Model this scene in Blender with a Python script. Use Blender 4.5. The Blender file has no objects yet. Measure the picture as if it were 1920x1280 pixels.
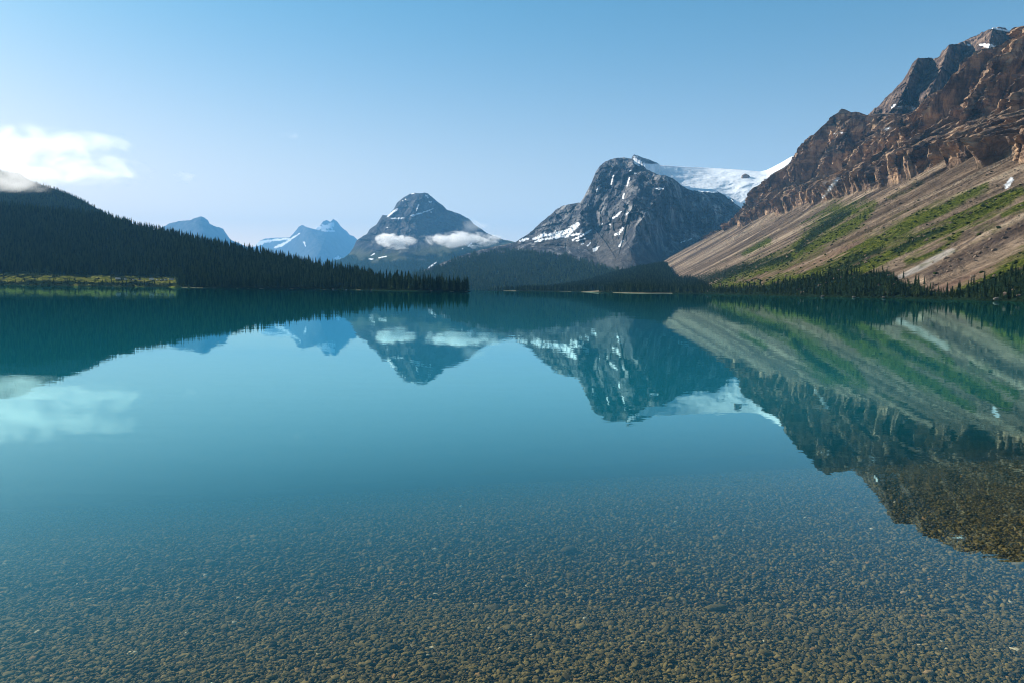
import bpy, math, random
import numpy as np
random.seed(7); rng = np.random.default_rng(7)
R = math.radians
scene = bpy.context.scene
COL = scene.collection

# ------------------------------------------------------------------ camera
F = 1400.0                      # focal length in photo pixels (1920 wide)
CAM_H = 3.0
PITCH = math.atan((640 - 543.5) / F)
ROLL = 0.0125
cam_data = bpy.data.cameras.new('camera')
cam_data.sensor_width = 36.0
cam_data.lens = 36.0 * F / 1920.0
cam_data.clip_start = 0.1
cam_data.clip_end = 80000
cam = bpy.data.objects.new('camera', cam_data)
COL.objects.link(cam)
from mathutils import Matrix, Vector
cam.matrix_world = (Matrix.Translation((0, 0, CAM_H)) @ Matrix.Rotation(R(90) - PITCH, 4, 'X')
                    @ Matrix.Rotation(ROLL, 4, 'Z'))
scene.camera = cam
CR = np.array(cam.matrix_world.to_3x3())

# ------------------------------------------------------------------ sky, sun, exposure
SUN_AZ = R(-57)                 # from straight ahead (+y), negative is left
SUN_EL = R(27)
world = bpy.data.worlds.new('World'); scene.world = world
world.use_nodes = True
wn = world.node_tree.nodes; wl = world.node_tree.links
wn.clear()
wo = wn.new('ShaderNodeOutputWorld'); bg = wn.new('ShaderNodeBackground')
sky = wn.new('ShaderNodeTexSky'); sky.sky_type = 'NISHITA'; sky.sun_disc = False
sky.sun_elevation = SUN_EL
sky.sun_rotation = SUN_AZ
sky.altitude = 1900; sky.air_density = 1.0; sky.dust_density = 1.5; sky.ozone_density = 0.8
bg.inputs["Strength"].default_value = 0.070
tcw = wn.new('ShaderNodeTexCoord'); sxw = wn.new('ShaderNodeSeparateXYZ'); wl.new(tcw.outputs['Generated'], sxw.inputs[0])
mrw = wn.new('ShaderNodeMapRange'); mrw.interpolation_type = 'SMOOTHSTEP'; mrw.inputs['From Min'].default_value = 0.0; mrw.inputs['From Max'].default_value = 0.40
wl.new(sxw.outputs['Z'], mrw.inputs['Value'])
mxw = wn.new('ShaderNodeMix'); mxw.data_type = 'RGBA'; wl.new(mrw.outputs[0], mxw.inputs[0])
mxw.inputs[6].default_value = (2.05, 1.28, .84, 1); mxw.inputs[7].default_value = (0.58, .99, 0.96, 1)
mlw = wn.new('ShaderNodeMix'); mlw.data_type = 'RGBA'; mlw.blend_type = 'MULTIPLY'; mlw.inputs[0].default_value = 1.0
wl.new(sky.outputs[0], mlw.inputs[6]); wl.new(mxw.outputs[2], mlw.inputs[7]); wl.new(mlw.outputs[2], bg.inputs[0])
wl.new(bg.outputs[0], wo.inputs[0])
sd = bpy.data.lights.new('sun', 'SUN'); sd.energy = 5.0; sd.angle = R(0.55); sd.color = (1.0, 0.93, 0.82)
so = bpy.data.objects.new('sun', sd); COL.objects.link(so)
S = Vector((math.sin(SUN_AZ) * math.cos(SUN_EL), math.cos(SUN_AZ) * math.cos(SUN_EL), math.sin(SUN_EL)))
so.rotation_euler = S.to_track_quat('Z', 'Y').to_euler()
scene.view_settings.view_transform = 'Standard'
scene.view_settings.look = 'None'
scene.view_settings.exposure = 0.98
scene.view_settings.gamma = 1.0
scene.render.engine = 'CYCLES'
scene.cycles.use_denoising = True
scene.cycles.filter_width = 1.1
scene.cycles.max_bounces = 8
scene.cycles.diffuse_bounces = 2
scene.cycles.glossy_bounces = 3
scene.cycles.transparent_max_bounces = 12
scene.cycles.volume_bounces = 4
scene.cycles.caustics_reflective = False
scene.cycles.caustics_refractive = False
scene.cycles.volume_step_rate = 1.0
scene.cycles.volume_max_steps = 128

# ------------------------------------------------------------------ maths helpers
def project(P):
    """world points (n,3) to photo pixels"""
    q = (P - np.array([0, 0, CAM_H])) @ CR
    w = -q[:, 2]
    w = np.where(np.abs(w) < 1e-3, 1e-3, w)
    return 960 + F * q[:, 0] / w, 640 - F * q[:, 1] / w

def at(px, py, D):
    """the point seen at photo pixel (px, py), D metres ahead"""
    px, py, D = np.broadcast_arrays(np.asarray(px, float), np.asarray(py, float), np.asarray(D, float))
    d = np.stack([(px - 960) / F, -(py - 640) / F, -np.ones_like(px)], -1) @ CR.T
    d = d / d[..., 1:2]
    return d * D[..., None] + np.array([0, 0, CAM_H])

def horizon(px):
    return 543.5 + 0.0125 * (np.asarray(px, float) - 960)

_perm = np.random.default_rng(3).permutation(256); _perm = np.concatenate([_perm, _perm, _perm])
_g = np.random.default_rng(5).normal(size=(256, 3)).astype(np.float32)
_g /= np.linalg.norm(_g, axis=1)[:, None]
def pnoise(x, y, z):
    x, y, z = np.broadcast_arrays(x, y, z)
    x = x.astype(np.float32); y = y.astype(np.float32); z = z.astype(np.float32)
    xi = np.floor(x).astype(np.int32); yi = np.floor(y).astype(np.int32); zi = np.floor(z).astype(np.int32)
    xf = x - xi; yf = y - yi; zf = z - zi
    xi &= 255; yi &= 255; zi &= 255
    u = xf ** 3 * (xf * (xf * 6 - 15) + 10); v = yf ** 3 * (yf * (yf * 6 - 15) + 10); w = zf ** 3 * (zf * (zf * 6 - 15) + 10)
    def g(i, j, k):
        h = _perm[_perm[_perm[xi + i] + yi + j] + zi + k]
        gg = _g[h]
        return gg[..., 0] * (xf - i) + gg[..., 1] * (yf - j) + gg[..., 2] * (zf - k)
    a = g(0, 0, 0) * (1 - u) + g(1, 0, 0) * u
    b = g(0, 1, 0) * (1 - u) + g(1, 1, 0) * u
    c = g(0, 0, 1) * (1 - u) + g(1, 0, 1) * u
    d = g(0, 1, 1) * (1 - u) + g(1, 1, 1) * u
    return ((a * (1 - v) + b * v) * (1 - w) + (c * (1 - v) + d * v) * w) * 1.6
def fbm(x, y, z, octv=4, gain=0.5, ridged=False):
    s = 0; a = 1; t = 0
    for o in range(octv):
        n = pnoise(x * 2 ** o + 17.3 * o, y * 2 ** o + 5.1 * o, z * 2 ** o - 9.7 * o)
        if ridged: n = 1 - 2 * np.abs(n)
        s = s + a * n; t += a; a *= gain
    return s / t
def facets(u, v, seed, tu=.5, tv=.35):
    """angular facets: every cell is a randomly tilted plane, with a step to its neighbours"""
    rr = np.random.default_rng(seed); R_ = rr.random((256, 5)).astype(np.float32)
    u = u.astype(np.float32); v = v.astype(np.float32)
    ui = np.floor(u).astype(np.int32); vi = np.floor(v).astype(np.int32)
    best = np.full(u.shape, 1e9, np.float32); out = np.zeros(u.shape, np.float32)
    for i in (-1, 0, 1):
        for j in (-1, 0, 1):
            h = _perm[_perm[(ui + i) & 255] + ((vi + j) & 255)]; q = R_[h]
            du = u - (ui + i + q[..., 0]); dv = v - (vi + j + q[..., 1])
            d = du * du + dv * dv
            val = (q[..., 2] - .5) + du * (q[..., 3] - .5) * 2 * tu + dv * (q[..., 4] - .5) * 2 * tv
            k = d < best; best = np.where(k, d, best); out = np.where(k, val, out)
    return out
def sstep(a, b, x):
    t = np.clip((x - a) / (b - a), 0, 1); return t * t * (3 - 2 * t)
def lerp_pts(pts, x, k=1):
    p = np.array(pts, float); o = np.argsort(p[:, 0]); p = p[o]
    return np.interp(x, p[:, 0], p[:, k])

def tps(ctrl, x, y, lam=1e-3):
    c = np.array(ctrl, float); s = 200.0
    X = c[:, :2] / s; v = c[:, 2]; n = len(c)
    U = lambda r2: np.where(r2 > 1e-12, r2 * np.log(r2 + 1e-12), 0) * 0.5
    K = U(((X[:, None] - X[None]) ** 2).sum(-1)) + lam * np.eye(n)
    P = np.hstack([np.ones((n, 1)), X])
    A = np.block([[K, P], [P.T, np.zeros((3, 3))]])
    w = np.linalg.solve(A, np.concatenate([v, np.zeros(3)]))
    q = np.stack([x.ravel() / s, y.ravel() / s], -1)
    out = w[n] + q @ w[n + 1:]
    for i in range(n):
        out = out + w[i] * U(((q - X[i]) ** 2).sum(-1))
    return np.clip(out, v.min() * 0.93, v.max() * 1.06).reshape(x.shape)

def seg_dist(px, py, pts):
    """distance to a polyline and the width interpolated along it; pts = [(x, y, w), ...]"""
    best = np.full(px.shape, 1e9)
    if len(pts) == 1: pts = [pts[0], (pts[0][0] + .5, pts[0][1], pts[0][2])]
    for (x0, y0, w0), (x1, y1, w1) in zip(pts[:-1], pts[1:]):
        dx, dy = x1 - x0, y1 - y0
        t = np.clip(((px - x0) * dx + (py - y0) * dy) / (dx * dx + dy * dy + 1e-9), 0, 1)
        d = np.hypot(px - x0 - t * dx, py - y0 - t * dy) / (w0 + (w1 - w0) * t)
        best = np.minimum(best, d)
    return best
def snow_strokes(px, py, lst, soft, warp):
    wf = fbm(px / 4.5, py / 3.2, 0.3 + 0 * px, 4)
    return strokes(px, py, [[(a, b, w * .8) for a, b, w in q] for q in lst], 0.14, warp * .9 + wf * 1.5 + .05)
def strokes(px, py, lst, soft=0.5, warp=None):
    m = np.zeros(px.shape)
    for s in lst:
        x0 = min(p[0] - 2.5 * p[2] for p in s); x1 = max(p[0] + 2.5 * p[2] for p in s)
        y0 = min(p[1] - 2.5 * p[2] for p in s); y1 = max(p[1] + 2.5 * p[2] for p in s)
        k = (px > x0) & (px < x1) & (py > y0) & (py < y1)
        if not k.any(): continue
        d = seg_dist(px[k], py[k], s)
        if warp is not None: d = d + warp[k]
        m[k] = np.maximum(m[k], 1 - sstep(1 - soft, 1 + soft, d))
    return m

# ------------------------------------------------------------------ object helpers
def tag(o, label=None, cat=None, group=None, kind=None):
    if label: o['label'] = label
    if cat: o['category'] = cat
    if group: o['group'] = group
    if kind: o['kind'] = kind
    return o
def mesh_np(name, V, Q, T=None, attrs=None, smooth=True):
    """mesh from numpy verts, quads and/or tris"""
    me = bpy.data.meshes.new(name)
    V = np.ascontiguousarray(V, dtype=np.float32)
    nq = 0 if Q is None else len(Q); nt = 0 if T is None else len(T)
    loops = []
    if nq: loops.append(np.asarray(Q, np.int32).ravel())
    if nt: loops.append(np.asarray(T, np.int32).ravel())
    L = np.concatenate(loops)
    me.vertices.add(len(V)); me.vertices.foreach_set('co', V.ravel())
    me.loops.add(len(L)); me.loops.foreach_set('vertex_index', L)
    me.polygons.add(nq + nt)
    st = np.concatenate([np.arange(nq) * 4, nq * 4 + np.arange(nt) * 3]).astype(np.int32)
    me.polygons.foreach_set('loop_start', st)
    me.polygons.foreach_set('use_smooth', np.full(nq + nt, smooth))
    me.update(calc_edges=True)
    for k, a in (attrs or {}).items():
        if a.ndim == 1:
            at_ = me.attributes.new(k, 'FLOAT', 'POINT'); at_.data.foreach_set('value', a.astype(np.float32))
        else:
            at_ = me.attributes.new(k, 'FLOAT_VECTOR', 'POINT'); at_.data.foreach_set('vector', a.astype(np.float32).ravel())
    return me
def link(name, me, mat, parent=None):
    o = bpy.data.objects.new(name, me); COL.objects.link(o)
    if mat is not None:
        me.materials.clear(); me.materials.append(mat)
    if parent is not None: o.parent = parent
    return o
def grid_quads(nr, nc):
    i = np.arange(nr - 1)[:, None] * nc + np.arange(nc - 1)[None]
    return np.stack([i, i + 1, i + nc + 1, i + nc], -1).reshape(-1, 4)

# ------------------------------------------------------------------ material helpers
class NT:
    def __init__(s, name):
        s.m = bpy.data.materials.new(name); s.m.use_nodes = True
        s.t = s.m.node_tree; s.t.nodes.clear(); s.out = s.t.nodes.new('ShaderNodeOutputMaterial')
    def n(s, typ, **kw):
        nd = s.t.nodes.new('ShaderNode' + typ)
        for k, v in kw.items(): setattr(nd, k, v)
        return nd
    def l(s, a, b): s.t.links.new(a, b)
    def setin(s, sock, v):
        if isinstance(v, (int, float)): sock.default_value = v
        elif isinstance(v, tuple): sock.default_value = v if len(v) != 3 or sock.type == 'VECTOR' else (*v, 1)
        else: s.l(v, sock)
    def attr(s, name): return s.n('Attribute', attribute_name=name)
    def math(s, op, a, b=0.0, c=None, clamp=False):
        nd = s.n('Math', operation=op); nd.use_clamp = clamp
        s.setin(nd.inputs[0], a); s.setin(nd.inputs[1], b)
        if c is not None: s.setin(nd.inputs[2], c)
        return nd.outputs[0]
    def pos(s, scale=(1, 1, 1)):
        g = s.n('NewGeometry'); mp = s.n('VectorMath', operation='MULTIPLY')
        s.l(g.outputs['Position'], mp.inputs[0]); mp.inputs[1].default_value = scale
        return mp.outputs[0]
    def noise(s, scale, vec=None, detail=4, rough=0.55, dist=0.0):
        nd = s.n('TexNoise'); nd.inputs['Scale'].default_value = scale
        nd.inputs['Detail'].default_value = detail; nd.inputs['Roughness'].default_value = rough
        nd.inputs['Distortion'].default_value = dist
        s.l(vec if vec is not None else s.pos(), nd.inputs['Vector'])
        return nd
    def ramp(s, fac, stops):
        nd = s.n('ValToRGB'); cr = nd.color_ramp
        while len(cr.elements) < len(stops): cr.elements.new(0.5)
        for e, (p, c) in zip(cr.elements, stops): e.position = p; e.color = (*c, 1) if len(c) == 3 else c
        s.l(fac, nd.inputs[0]); return nd.outputs[0]
    def mix(s, fac, a, b, mode='MIX'):
        nd = s.n('Mix', data_type='RGBA', blend_type=mode)
        s.setin(nd.inputs[0], fac); s.setin(nd.inputs[6], a); s.setin(nd.inputs[7], b)
        return nd.outputs[2]
    def bsdf(s, col, rough=0.9, normal=None, spec=0.2):
        b = s.n('BsdfPrincipled'); s.setin(b.inputs['Base Color'], col); s.setin(b.inputs['Roughness'], rough)
        b.inputs['Specular IOR Level'].default_value = spec
        if normal is not None: s.l(normal, b.inputs['Normal'])
        s.l(b.outputs[0], s.out.inputs[0]); return b
    def bump(s, h, dist=1.0, strength=1.0):
        b = s.n('Bump'); b.inputs['Distance'].default_value = dist; b.inputs['Strength'].default_value = strength
        s.l(h, b.inputs['Height']); return b.outputs[0]

def simple_mat(name, col, rough=0.8, spec=0.0, vary=0.25, scale=3.0):
    t = NT(name)
    n = t.noise(scale)
    dark = tuple(c * (1 - vary) for c in col)
    t.bsdf(t.ramp(n.outputs['Fac'], [(0.3, dark), (0.7, col)]), rough, spec=spec)
    return t.m

def rock_mat(name, cols, scale, streak=(1, 1, 1), strata=0.0, bumpd=6.0, spec=0.0, scree=None, grass=(0.055, 0.072, 0.012),
             grass2=(0.155, 0.15, 0.03), forest=(0.012, 0.024, 0.013), snowc=(0.86, 0.88, 0.9), extra=None):
    """layered mountain material driven by attributes scree, veg, forest, snow"""
    t = NT(name)
    vec = t.pos(streak)
    big = t.noise(scale * 0.25, vec, 5, 0.6)
    fine = t.noise(scale, vec, 8, 0.68, 0.6)
    c = t.ramp(fine.outputs['Fac'], [(0.36, cols[0]), (0.46, cols[1]), (0.54, cols[2]), (0.64, cols[3])])
    c = t.mix(t.ramp(big.outputs['Fac'], [(0.42, (0, 0, 0)), (0.62, (0.5, 0.5, 0.5))]), c, cols[4])
    h = fine.outputs['Fac']
    if strata > 0:
        wv = t.noise(scale * 1.2, t.pos((0.12, 0.12, strata)), 4, 0.6)
        c = t.mix(t.ramp(wv.outputs['Fac'], [(0.42, (0.45, 0.45, 0.45)), (0.5, (0, 0, 0))]), c, cols[0])
        h = t.math('ADD', h, t.math('MULTIPLY', wv.outputs['Fac'], 0.8))
    if scree:
        sa = t.attr('scree').outputs['Fac']
        tv = t.attr('streakco').outputs['Vector']
        s1 = t.noise(1.0, tv, 6, 0.62, 0.3)
        s2 = t.noise(6.0, tv, 6, 0.7, 0.2)
        sp = t.noise(0.22, t.pos(), 5, 0.75)
        s0 = t.noise(0.32, tv, 4, 0.6, 0.2)
        sc = t.ramp(s1.outputs['Fac'], [(0.40, scree[0]), (0.46, scree[1]), (0.53, scree[2]), (0.6, scree[3])])
        sc = t.mix(t.ramp(s2.outputs['Fac'], [(0.36, (0.5, 0.5, 0.5)), (0.54, (0, 0, 0))]), sc, scree[0])
        sc = t.mix(t.ramp(sp.outputs['Fac'], [(0.38, (0.55, 0.55, 0.55)), (0.5, (0, 0, 0))]), sc, tuple(v * 0.5 for v in scree[0]))
        sc = t.mix(t.ramp(sp.outputs['Fac'], [(0.62, (0, 0, 0)), (0.72, (0.5, 0.5, 0.5))]), sc, tuple(min(.6, v * 1.5) for v in scree[3]))
        sc = t.mix(t.ramp(s0.outputs['Fac'], [(0.36, (0.6, 0.6, 0.6)), (0.52, (0, 0, 0))]), sc, scree[0])
        c = t.mix(sa, c, sc)
    if extra:
        for an, ec in extra.items(): c = t.mix(t.attr(an).outputs['Fac'], c, ec)
    vn = t.noise(0.35 if scree else scale * 3, t.pos(), 5, 0.7)
    gc = t.ramp(vn.outputs['Fac'], [(0.35, tuple(v * 0.45 for v in grass)), (0.5, grass), (0.65, grass2)])
    c = t.mix(t.attr('veg').outputs['Fac'], c, gc)
    fc = t.ramp(vn.outputs['Fac'], [(0.35, tuple(v * 0.4 for v in forest)), (0.65, tuple(v * 1.4 for v in forest))])
    c = t.mix(t.attr('forest').outputs['Fac'], c, fc)
    c = t.mix(t.attr('snow').outputs['Fac'], c, snowc)
    t.bsdf(c, 0.92, t.bump(h, bumpd), spec)
    return t.m

# ------------------------------------------------------------------ terrain builders
def finish_relief(name, P, nr, nc, attrs, mat, label=None, smooth=True):
    me = mesh_np(name, P.reshape(-1, 3), grid_quads(nr, nc), attrs={k: v.ravel() if v.ndim == 2 else v.reshape(-1, 3) for k, v in attrs.items()}, smooth=smooth)
    o = link(name, me, mat); tag(o, label=label, kind='structure')
    return o

def relief(name, sky_pts, base_pts, ctrl, mat, nx=500, ny=200, spurs=(), namp=60, nscale=400, zst=0.5, jit=0.0, back=1500,
           masks=None, vbias=1.0, octv=6, x0=None, x1=None, strat=0.0, label=None, fine=0.0, ribs=0.3, lowamp=1.0, lowz=(100, 600), ds=1.0, facet=0.0):
    ctrl = [(a, b, c * ds) for a, b, c in ctrl]
    """mountain: surface from its crest down to its foot, real distances from control points, then the far side"""
    x0 = sky_pts[0][0] if x0 is None else x0; x1 = sky_pts[-1][0] if x1 is None else x1
    cx = np.linspace(x0, x1, nx)
    top = lerp_pts(sky_pts, cx)
    if jit: top = top + jit * fbm(cx / 9.0, 3.3, 1.7, 4)
    bot = lerp_pts(base_pts, cx)
    v = np.linspace(0, 1, ny) ** vbias
    px = np.broadcast_to(cx, (ny, nx)).copy(); py = top + (bot - top) * v[:, None]
    D = tps(ctrl, px, py)
    for pts, amp, w in spurs:
        d = seg_dist(px, py, [(a, b, w) for a, b in pts])
        D = D - amp * np.clip(1 - d, 0, 1) ** 0.9
    P = at(px, py, D)
    Dm = P[..., 1].mean()
    q = np.stack([P[..., 0] / P[..., 1] * Dm, P[..., 1] * ribs, P[..., 2]], -1) / nscale
    edge = (1 - 0.75 * np.exp(-(v[:, None] * ny) / 6.0)) * (lowamp + (1 - lowamp) * sstep(lowz[0], lowz[1], P[..., 2]))
    n = fbm(q[..., 0], q[..., 1], q[..., 2] * zst, octv, 0.55, ridged=True)
    n2 = fbm(q[..., 0] * 2.7 + 7, q[..., 1] * 2.3, q[..., 2] * zst * 2.0, 5, 0.65, ridged=True)
    if strat: n = n + strat * fbm(q[..., 0] * .3, q[..., 1] * .3, q[..., 2] * 14, 3)
    fz = 0 if not facet else facet * (facets(q[..., 0] * 1.9, q[..., 2] * 1.0 + q[..., 0] * .3, 5) * 1.2 + facets(q[..., 0] * 5.2, q[..., 2] * 3 + q[..., 0], 6) * .6 + facets(q[..., 0] * 14, q[..., 2] * 9, 7) * .25)
    dD = -(n * namp + n2 * namp * 0.4 + fz * namp) * edge
    P = at(px, py, D + dD)
    P[..., 2] += fine * fbm(q[..., 0] * 8, q[..., 1] * 8, q[..., 2] * 8, 3) * edge
    # far side of the mountain
    nb = 10; B = []
    for k in range(1, nb + 1):
        t = k / nb
        b = P[0].copy(); dirv = b.copy(); dirv[:, 2] = 0; dirv /= np.linalg.norm(dirv, axis=1)[:, None]
        b = b + dirv * back * t
        b[:, 2] = b[:, 2] * (1 - t ** 1.2) - 20 * t + 0.12 * back * t * (1 - t) * fbm(b[:, 0] / 300, b[:, 1] / 300, 0 * b[:, 0], 3)
        B.append(b)
    allP = np.concatenate([np.array(B[::-1]), P], 0)
    qx, qy = project(allP.reshape(-1, 3))
    qx = qx.reshape(allP.shape[:2]); qy = qy.reshape(allP.shape[:2])
    attrs = {k: np.zeros(allP.shape[:2]) for k in ('scree', 'veg', 'forest', 'snow')}
    W = fbm(qx / 14, qy / 9, 0.5 + 0 * qx, 4)
    if masks:
        for k, v_ in masks(px, py, P, W[nb:]).items():
            if k not in attrs: attrs[k] = np.zeros(allP.shape[:2])
            attrs[k][nb:] = v_
            attrs[k][:nb] = v_[0]
    attrs['streakco'] = allP / 60.0
    o = finish_relief(name, allP, len(allP), nx, attrs, mat, label)
    return o, dict(P=P, px=px, py=py, attrs={k: v_[nb:] for k, v_ in attrs.items()})

def scatter(P, mask, density, seed=1, maxn=100000):
    """random points on a grid surface, density per square metre of ground"""
    r = np.random.default_rng(seed)
    a = P[1:, :-1] - P[:-1, :-1]; b = P[:-1, 1:] - P[:-1, :-1]
    area = np.linalg.norm(np.cross(a, b), axis=-1) * mask[:-1, :-1]
    tot = area.sum(); n = int(min(maxn, tot * density))
    c = np.cumsum(area.ravel()) / tot
    idx = np.searchsorted(c, r.random(n)); i, j = np.unravel_index(np.minimum(idx, area.size - 1), area.shape)
    u = r.random((n, 1)); v = r.random((n, 1))
    return P[i, j] + a[i, j] * u + b[i, j] * v

# ------------------------------------------------------------------ materials
M_wall = rock_mat('cliff_rock', [(0.028, 0.02, 0.02), (0.17, 0.115, 0.086), (0.43, 0.28, 0.175), (0.68, 0.46, 0.28), (0.13, 0.1, 0.09)],
                  0.03, (1, 1, 0.45), strata=1.0, bumpd=14.0,
                  scree=[(0.088, 0.064, 0.047), (0.18, 0.13, 0.093), (0.275, 0.2, 0.14), (0.4, 0.31, 0.22)],
                  extra={'pale': (0.42, 0.38, 0.34), 'dark': (0.055, 0.04, 0.036), 'rust': (0.19, 0.115, 0.085)})
M_back = rock_mat('high_crag_rock', [(0.02, 0.017, 0.018), (0.085, 0.062, 0.055), (0.19, 0.135, 0.105), (0.36, 0.25, 0.175), (0.075, 0.058, 0.056)], 0.03, (1, 1, 0.35), strata=1.0, bumpd=14.0)
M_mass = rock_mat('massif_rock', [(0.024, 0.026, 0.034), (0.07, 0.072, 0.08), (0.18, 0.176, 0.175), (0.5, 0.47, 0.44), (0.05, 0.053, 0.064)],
                  0.014, (1, .35, 0.25), strata=0.35, bumpd=40.0,
                  scree=[(0.07, 0.068, 0.07), (0.10, 0.095, 0.093), (0.12, 0.112, 0.108), (0.15, 0.14, 0.13)])
M_peak = rock_mat('peak_rock', [(0.02, 0.02, 0.025), (0.045, 0.045, 0.05), (0.09, 0.088, 0.088), (0.2, 0.19, 0.18), (0.04, 0.04, 0.048)],
                  0.006, (1, .4, 0.4), strata=0.4, bumpd=40.0, scree=[(0.09, 0.088, 0.085), (0.11, 0.105, 0.1), (0.13, 0.122, 0.115), (0.16, 0.15, 0.14)])
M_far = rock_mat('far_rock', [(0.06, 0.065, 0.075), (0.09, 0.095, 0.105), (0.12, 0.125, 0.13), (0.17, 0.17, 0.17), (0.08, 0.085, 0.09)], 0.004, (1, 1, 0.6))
M_hill = rock_mat('forest_floor', [(0.02, 0.025, 0.015), (0.03, 0.035, 0.02), (0.04, 0.045, 0.03), (0.06, 0.06, 0.04), (0.03, 0.035, 0.02)], 0.05,
                  grass=(0.07, 0.085, 0.012), grass2=(0.30, 0.25, 0.075), bumpd=1.0, extra={'sand': (0.22, 0.185, 0.12)})
t = NT('snow'); nn = t.noise(0.004, t.pos((1, 1, 4)), 6, 0.6)
t.bsdf(t.ramp(nn.outputs['Fac'], [(0.3, (0.62, 0.66, 0.7)), (0.6, (0.84, 0.84, 0.84))]), 0.6, t.bump(nn.outputs['Fac'], 20)); M_snow = t.m

# ------------------------------------------------------------------ the rocky wall on the right (talus below, cliffs above)
FOOT = [(150, 330), (250, 305), (400, 276), (545, 290), (650, 262), (1080, 285), (1600, 350), (2050, 405), (2700, 440), (3300, 440), (4800, 500)]
CONX = [(150, 560), (500, 575), (900, 640), (1560, 870), (2100, 950), (2500, 1005), (3300, 985), (4300, 1130), (4800, 1200)]
CONZ = [(150, 165), (500, 165), (900, 190), (1300, 245), (1560, 262), (2100, 296), (2500, 312), (3300, 296), (4300, 330), (4800, 330)]
CRX = [(150, 1080), (900, 1100), (1500, 1180), (1900, 1240), (2500, 1235), (3300, 1215), (3800, 1220), (4300, 1300), (4800, 1400)]
SKY_FRONT = [(1340, 445), (1362, 428), (1378, 405), (1385, 393), (1395, 380), (1402, 360), (1416, 345), (1439, 331), (1463, 318), (1478, 309), (1485, 292), (1501, 270), (1508, 256), (1528, 253),
             (1535, 243), (1548, 232), (1557, 215), (1566, 205), (1578, 203), (1595, 205), (1610, 210), (1622, 218), (1632, 217), (1645, 208), (1672, 213), (1700, 214),
             (1718, 206), (1730, 190), (1745, 172), (1766, 169), (1780, 150), (1789, 134), (1800, 118), (1807, 104), (1825, 90), (1850, 95), (1862, 88), (1870, 77),
             (1884, 62), (1900, 52), (1911, 46), (1935, 44), (2000, 40), (2200, 30), (2600, 20), (5000, 20)]
NY, NV = 1500, 560
yy = np.exp(np.linspace(math.log(200), math.log(4600), NY))
v = np.linspace(0, 1, NV)
VT = 0.40                                    # share of rows on the talus
xf = lerp_pts(FOOT, yy); xk = lerp_pts(CONX, yy); zk = lerp_pts(CONZ, yy); xc = lerp_pts(CRX, yy)
kn = fbm(yy / 120.0, 0.2, 0.7, 4) * .5 - fbm(yy / 330.0, 0.4, 0.5, 3, 0.5, ridged=True) * .45 - fbm(yy / 105.0, 2.4, 0.6, 3, 0.5, ridged=True) * .5
kn = kn * sstep(300, 900, yy)
xk = xk + 62 * kn; zk = zk + 46 * kn
VW = 0.86
vt = np.clip(v / VT, 0, 1)[:, None]; vc = np.clip((v - VT) / (VW - VT), 0, 1)[:, None]; vb = np.clip((v - VW) / (1 - VW), 0, 1)[:, None]
gz = [(0, 0), (.10, .16), (.22, .25), (.42, .36), (.52, .46), (.72, .78), (.86, .94), (1, 1)]
gx = [(0, 0), (.10, .04), (.22, .16), (.42, .40), (.52, .46), (.72, .66), (.86, .80), (1, 1)]
wz = vc + 0.05 * fbm(yy[None] / 260, vc * 2, 0.3, 3) * np.sin(vc * math.pi)
X = (xf - 25) + (xk - xf + 25) * vt
Z = -8 + (zk + 8) * (0.9 * vt ** 1.12 + 0.1 * vt)
zc0 = 640 + 0 * yy
X = np.where(vc > 0, xk + (xc - xk) * lerp_pts(gx, wz), X)
Z = np.where(vc > 0, zk + (zc0 - zk) * lerp_pts(gz, wz), Z)
X = X + vb * 900
Y = np.broadcast_to(yy, X.shape).copy() + 0
# talus: rills and fan ribs that run down the fall line
st = Y + 25 * fbm(Y / 160, X / 300, 0 * X, 2)
rib = fbm(st / 130, 1.5 + 0 * X, X / 900, 4) * 24 + fbm(st / 34, 4.5 + 0 * X, X / 350, 4, ridged=True) * 9 - 9 * sstep(.45, .9, fbm(st / 150, 6.5 + 0 * X, X / 1500, 3, ridged=True))
tm = np.sin(np.clip(vt, 0, 1) * math.pi * 0.5) * (vc <= 0)
Z = Z + rib * tm * (0.35 + 0.65 * vt) + 1.2 * fbm(X / 14, Y / 14, 0 * X, 3) * (vt > 0.1) * (vc <= 0)
# cliffs: buttresses and gullies
lean = -0.08 * (Z - zk)
s = Y + lean + 35 * fbm(Y / 300, Z / 200, 0 * X, 3)
but = fbm(s / 330, 0.4 + 0 * X, Z / 1600, 3, 0.5, ridged=True)
but2 = fbm(s / 105, 2.4 + 0 * X, Z / 900, 4, 0.55, ridged=True)
but3 = fbm(s / 36, 5.4 + 0 * X, Z / 320, 4, 0.6, ridged=True)
crk = np.abs(fbm(s / 15, 8.4 + 0 * X, Z / 130, 3, 0.6))
blk = fbm(X / 24, Y / 24, Z / 16, 4, 0.62)
zz = Z + 0.06 * Y + 14 * fbm(X / 140, Y / 140, 0.5 + 0 * X, 3)
led = (zz / 47) % 1.0; led = np.where(led < .75, led / .75, (1 - led) / .25)
led_s = (zz / 14.5) % 1.0; led_s = np.where(led_s < .7, led_s / .7, (1 - led_s) / .3)
cm = np.minimum(1, vc * 9) * (1 - 0.5 * sstep(0.93, 1, vc)) * (1 - vb) ** 3
hi_ = 0.22 + 0.78 * sstep(.2, .55, vc + 0 * X)
wu = s + 12 * fbm(Y / 40, Z / 40, 0.5 + 0 * X, 3); wv = Z + 0.25 * Y + 14 * fbm(Y / 60, Z / 60, 3.5 + 0 * X, 3)
fc1 = facets(wu / 120, wv / 330, 1); fc2 = facets(wu / 44, wv / 100, 2); fc3 = facets(wu / 15, wv / 26, 3)
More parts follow.
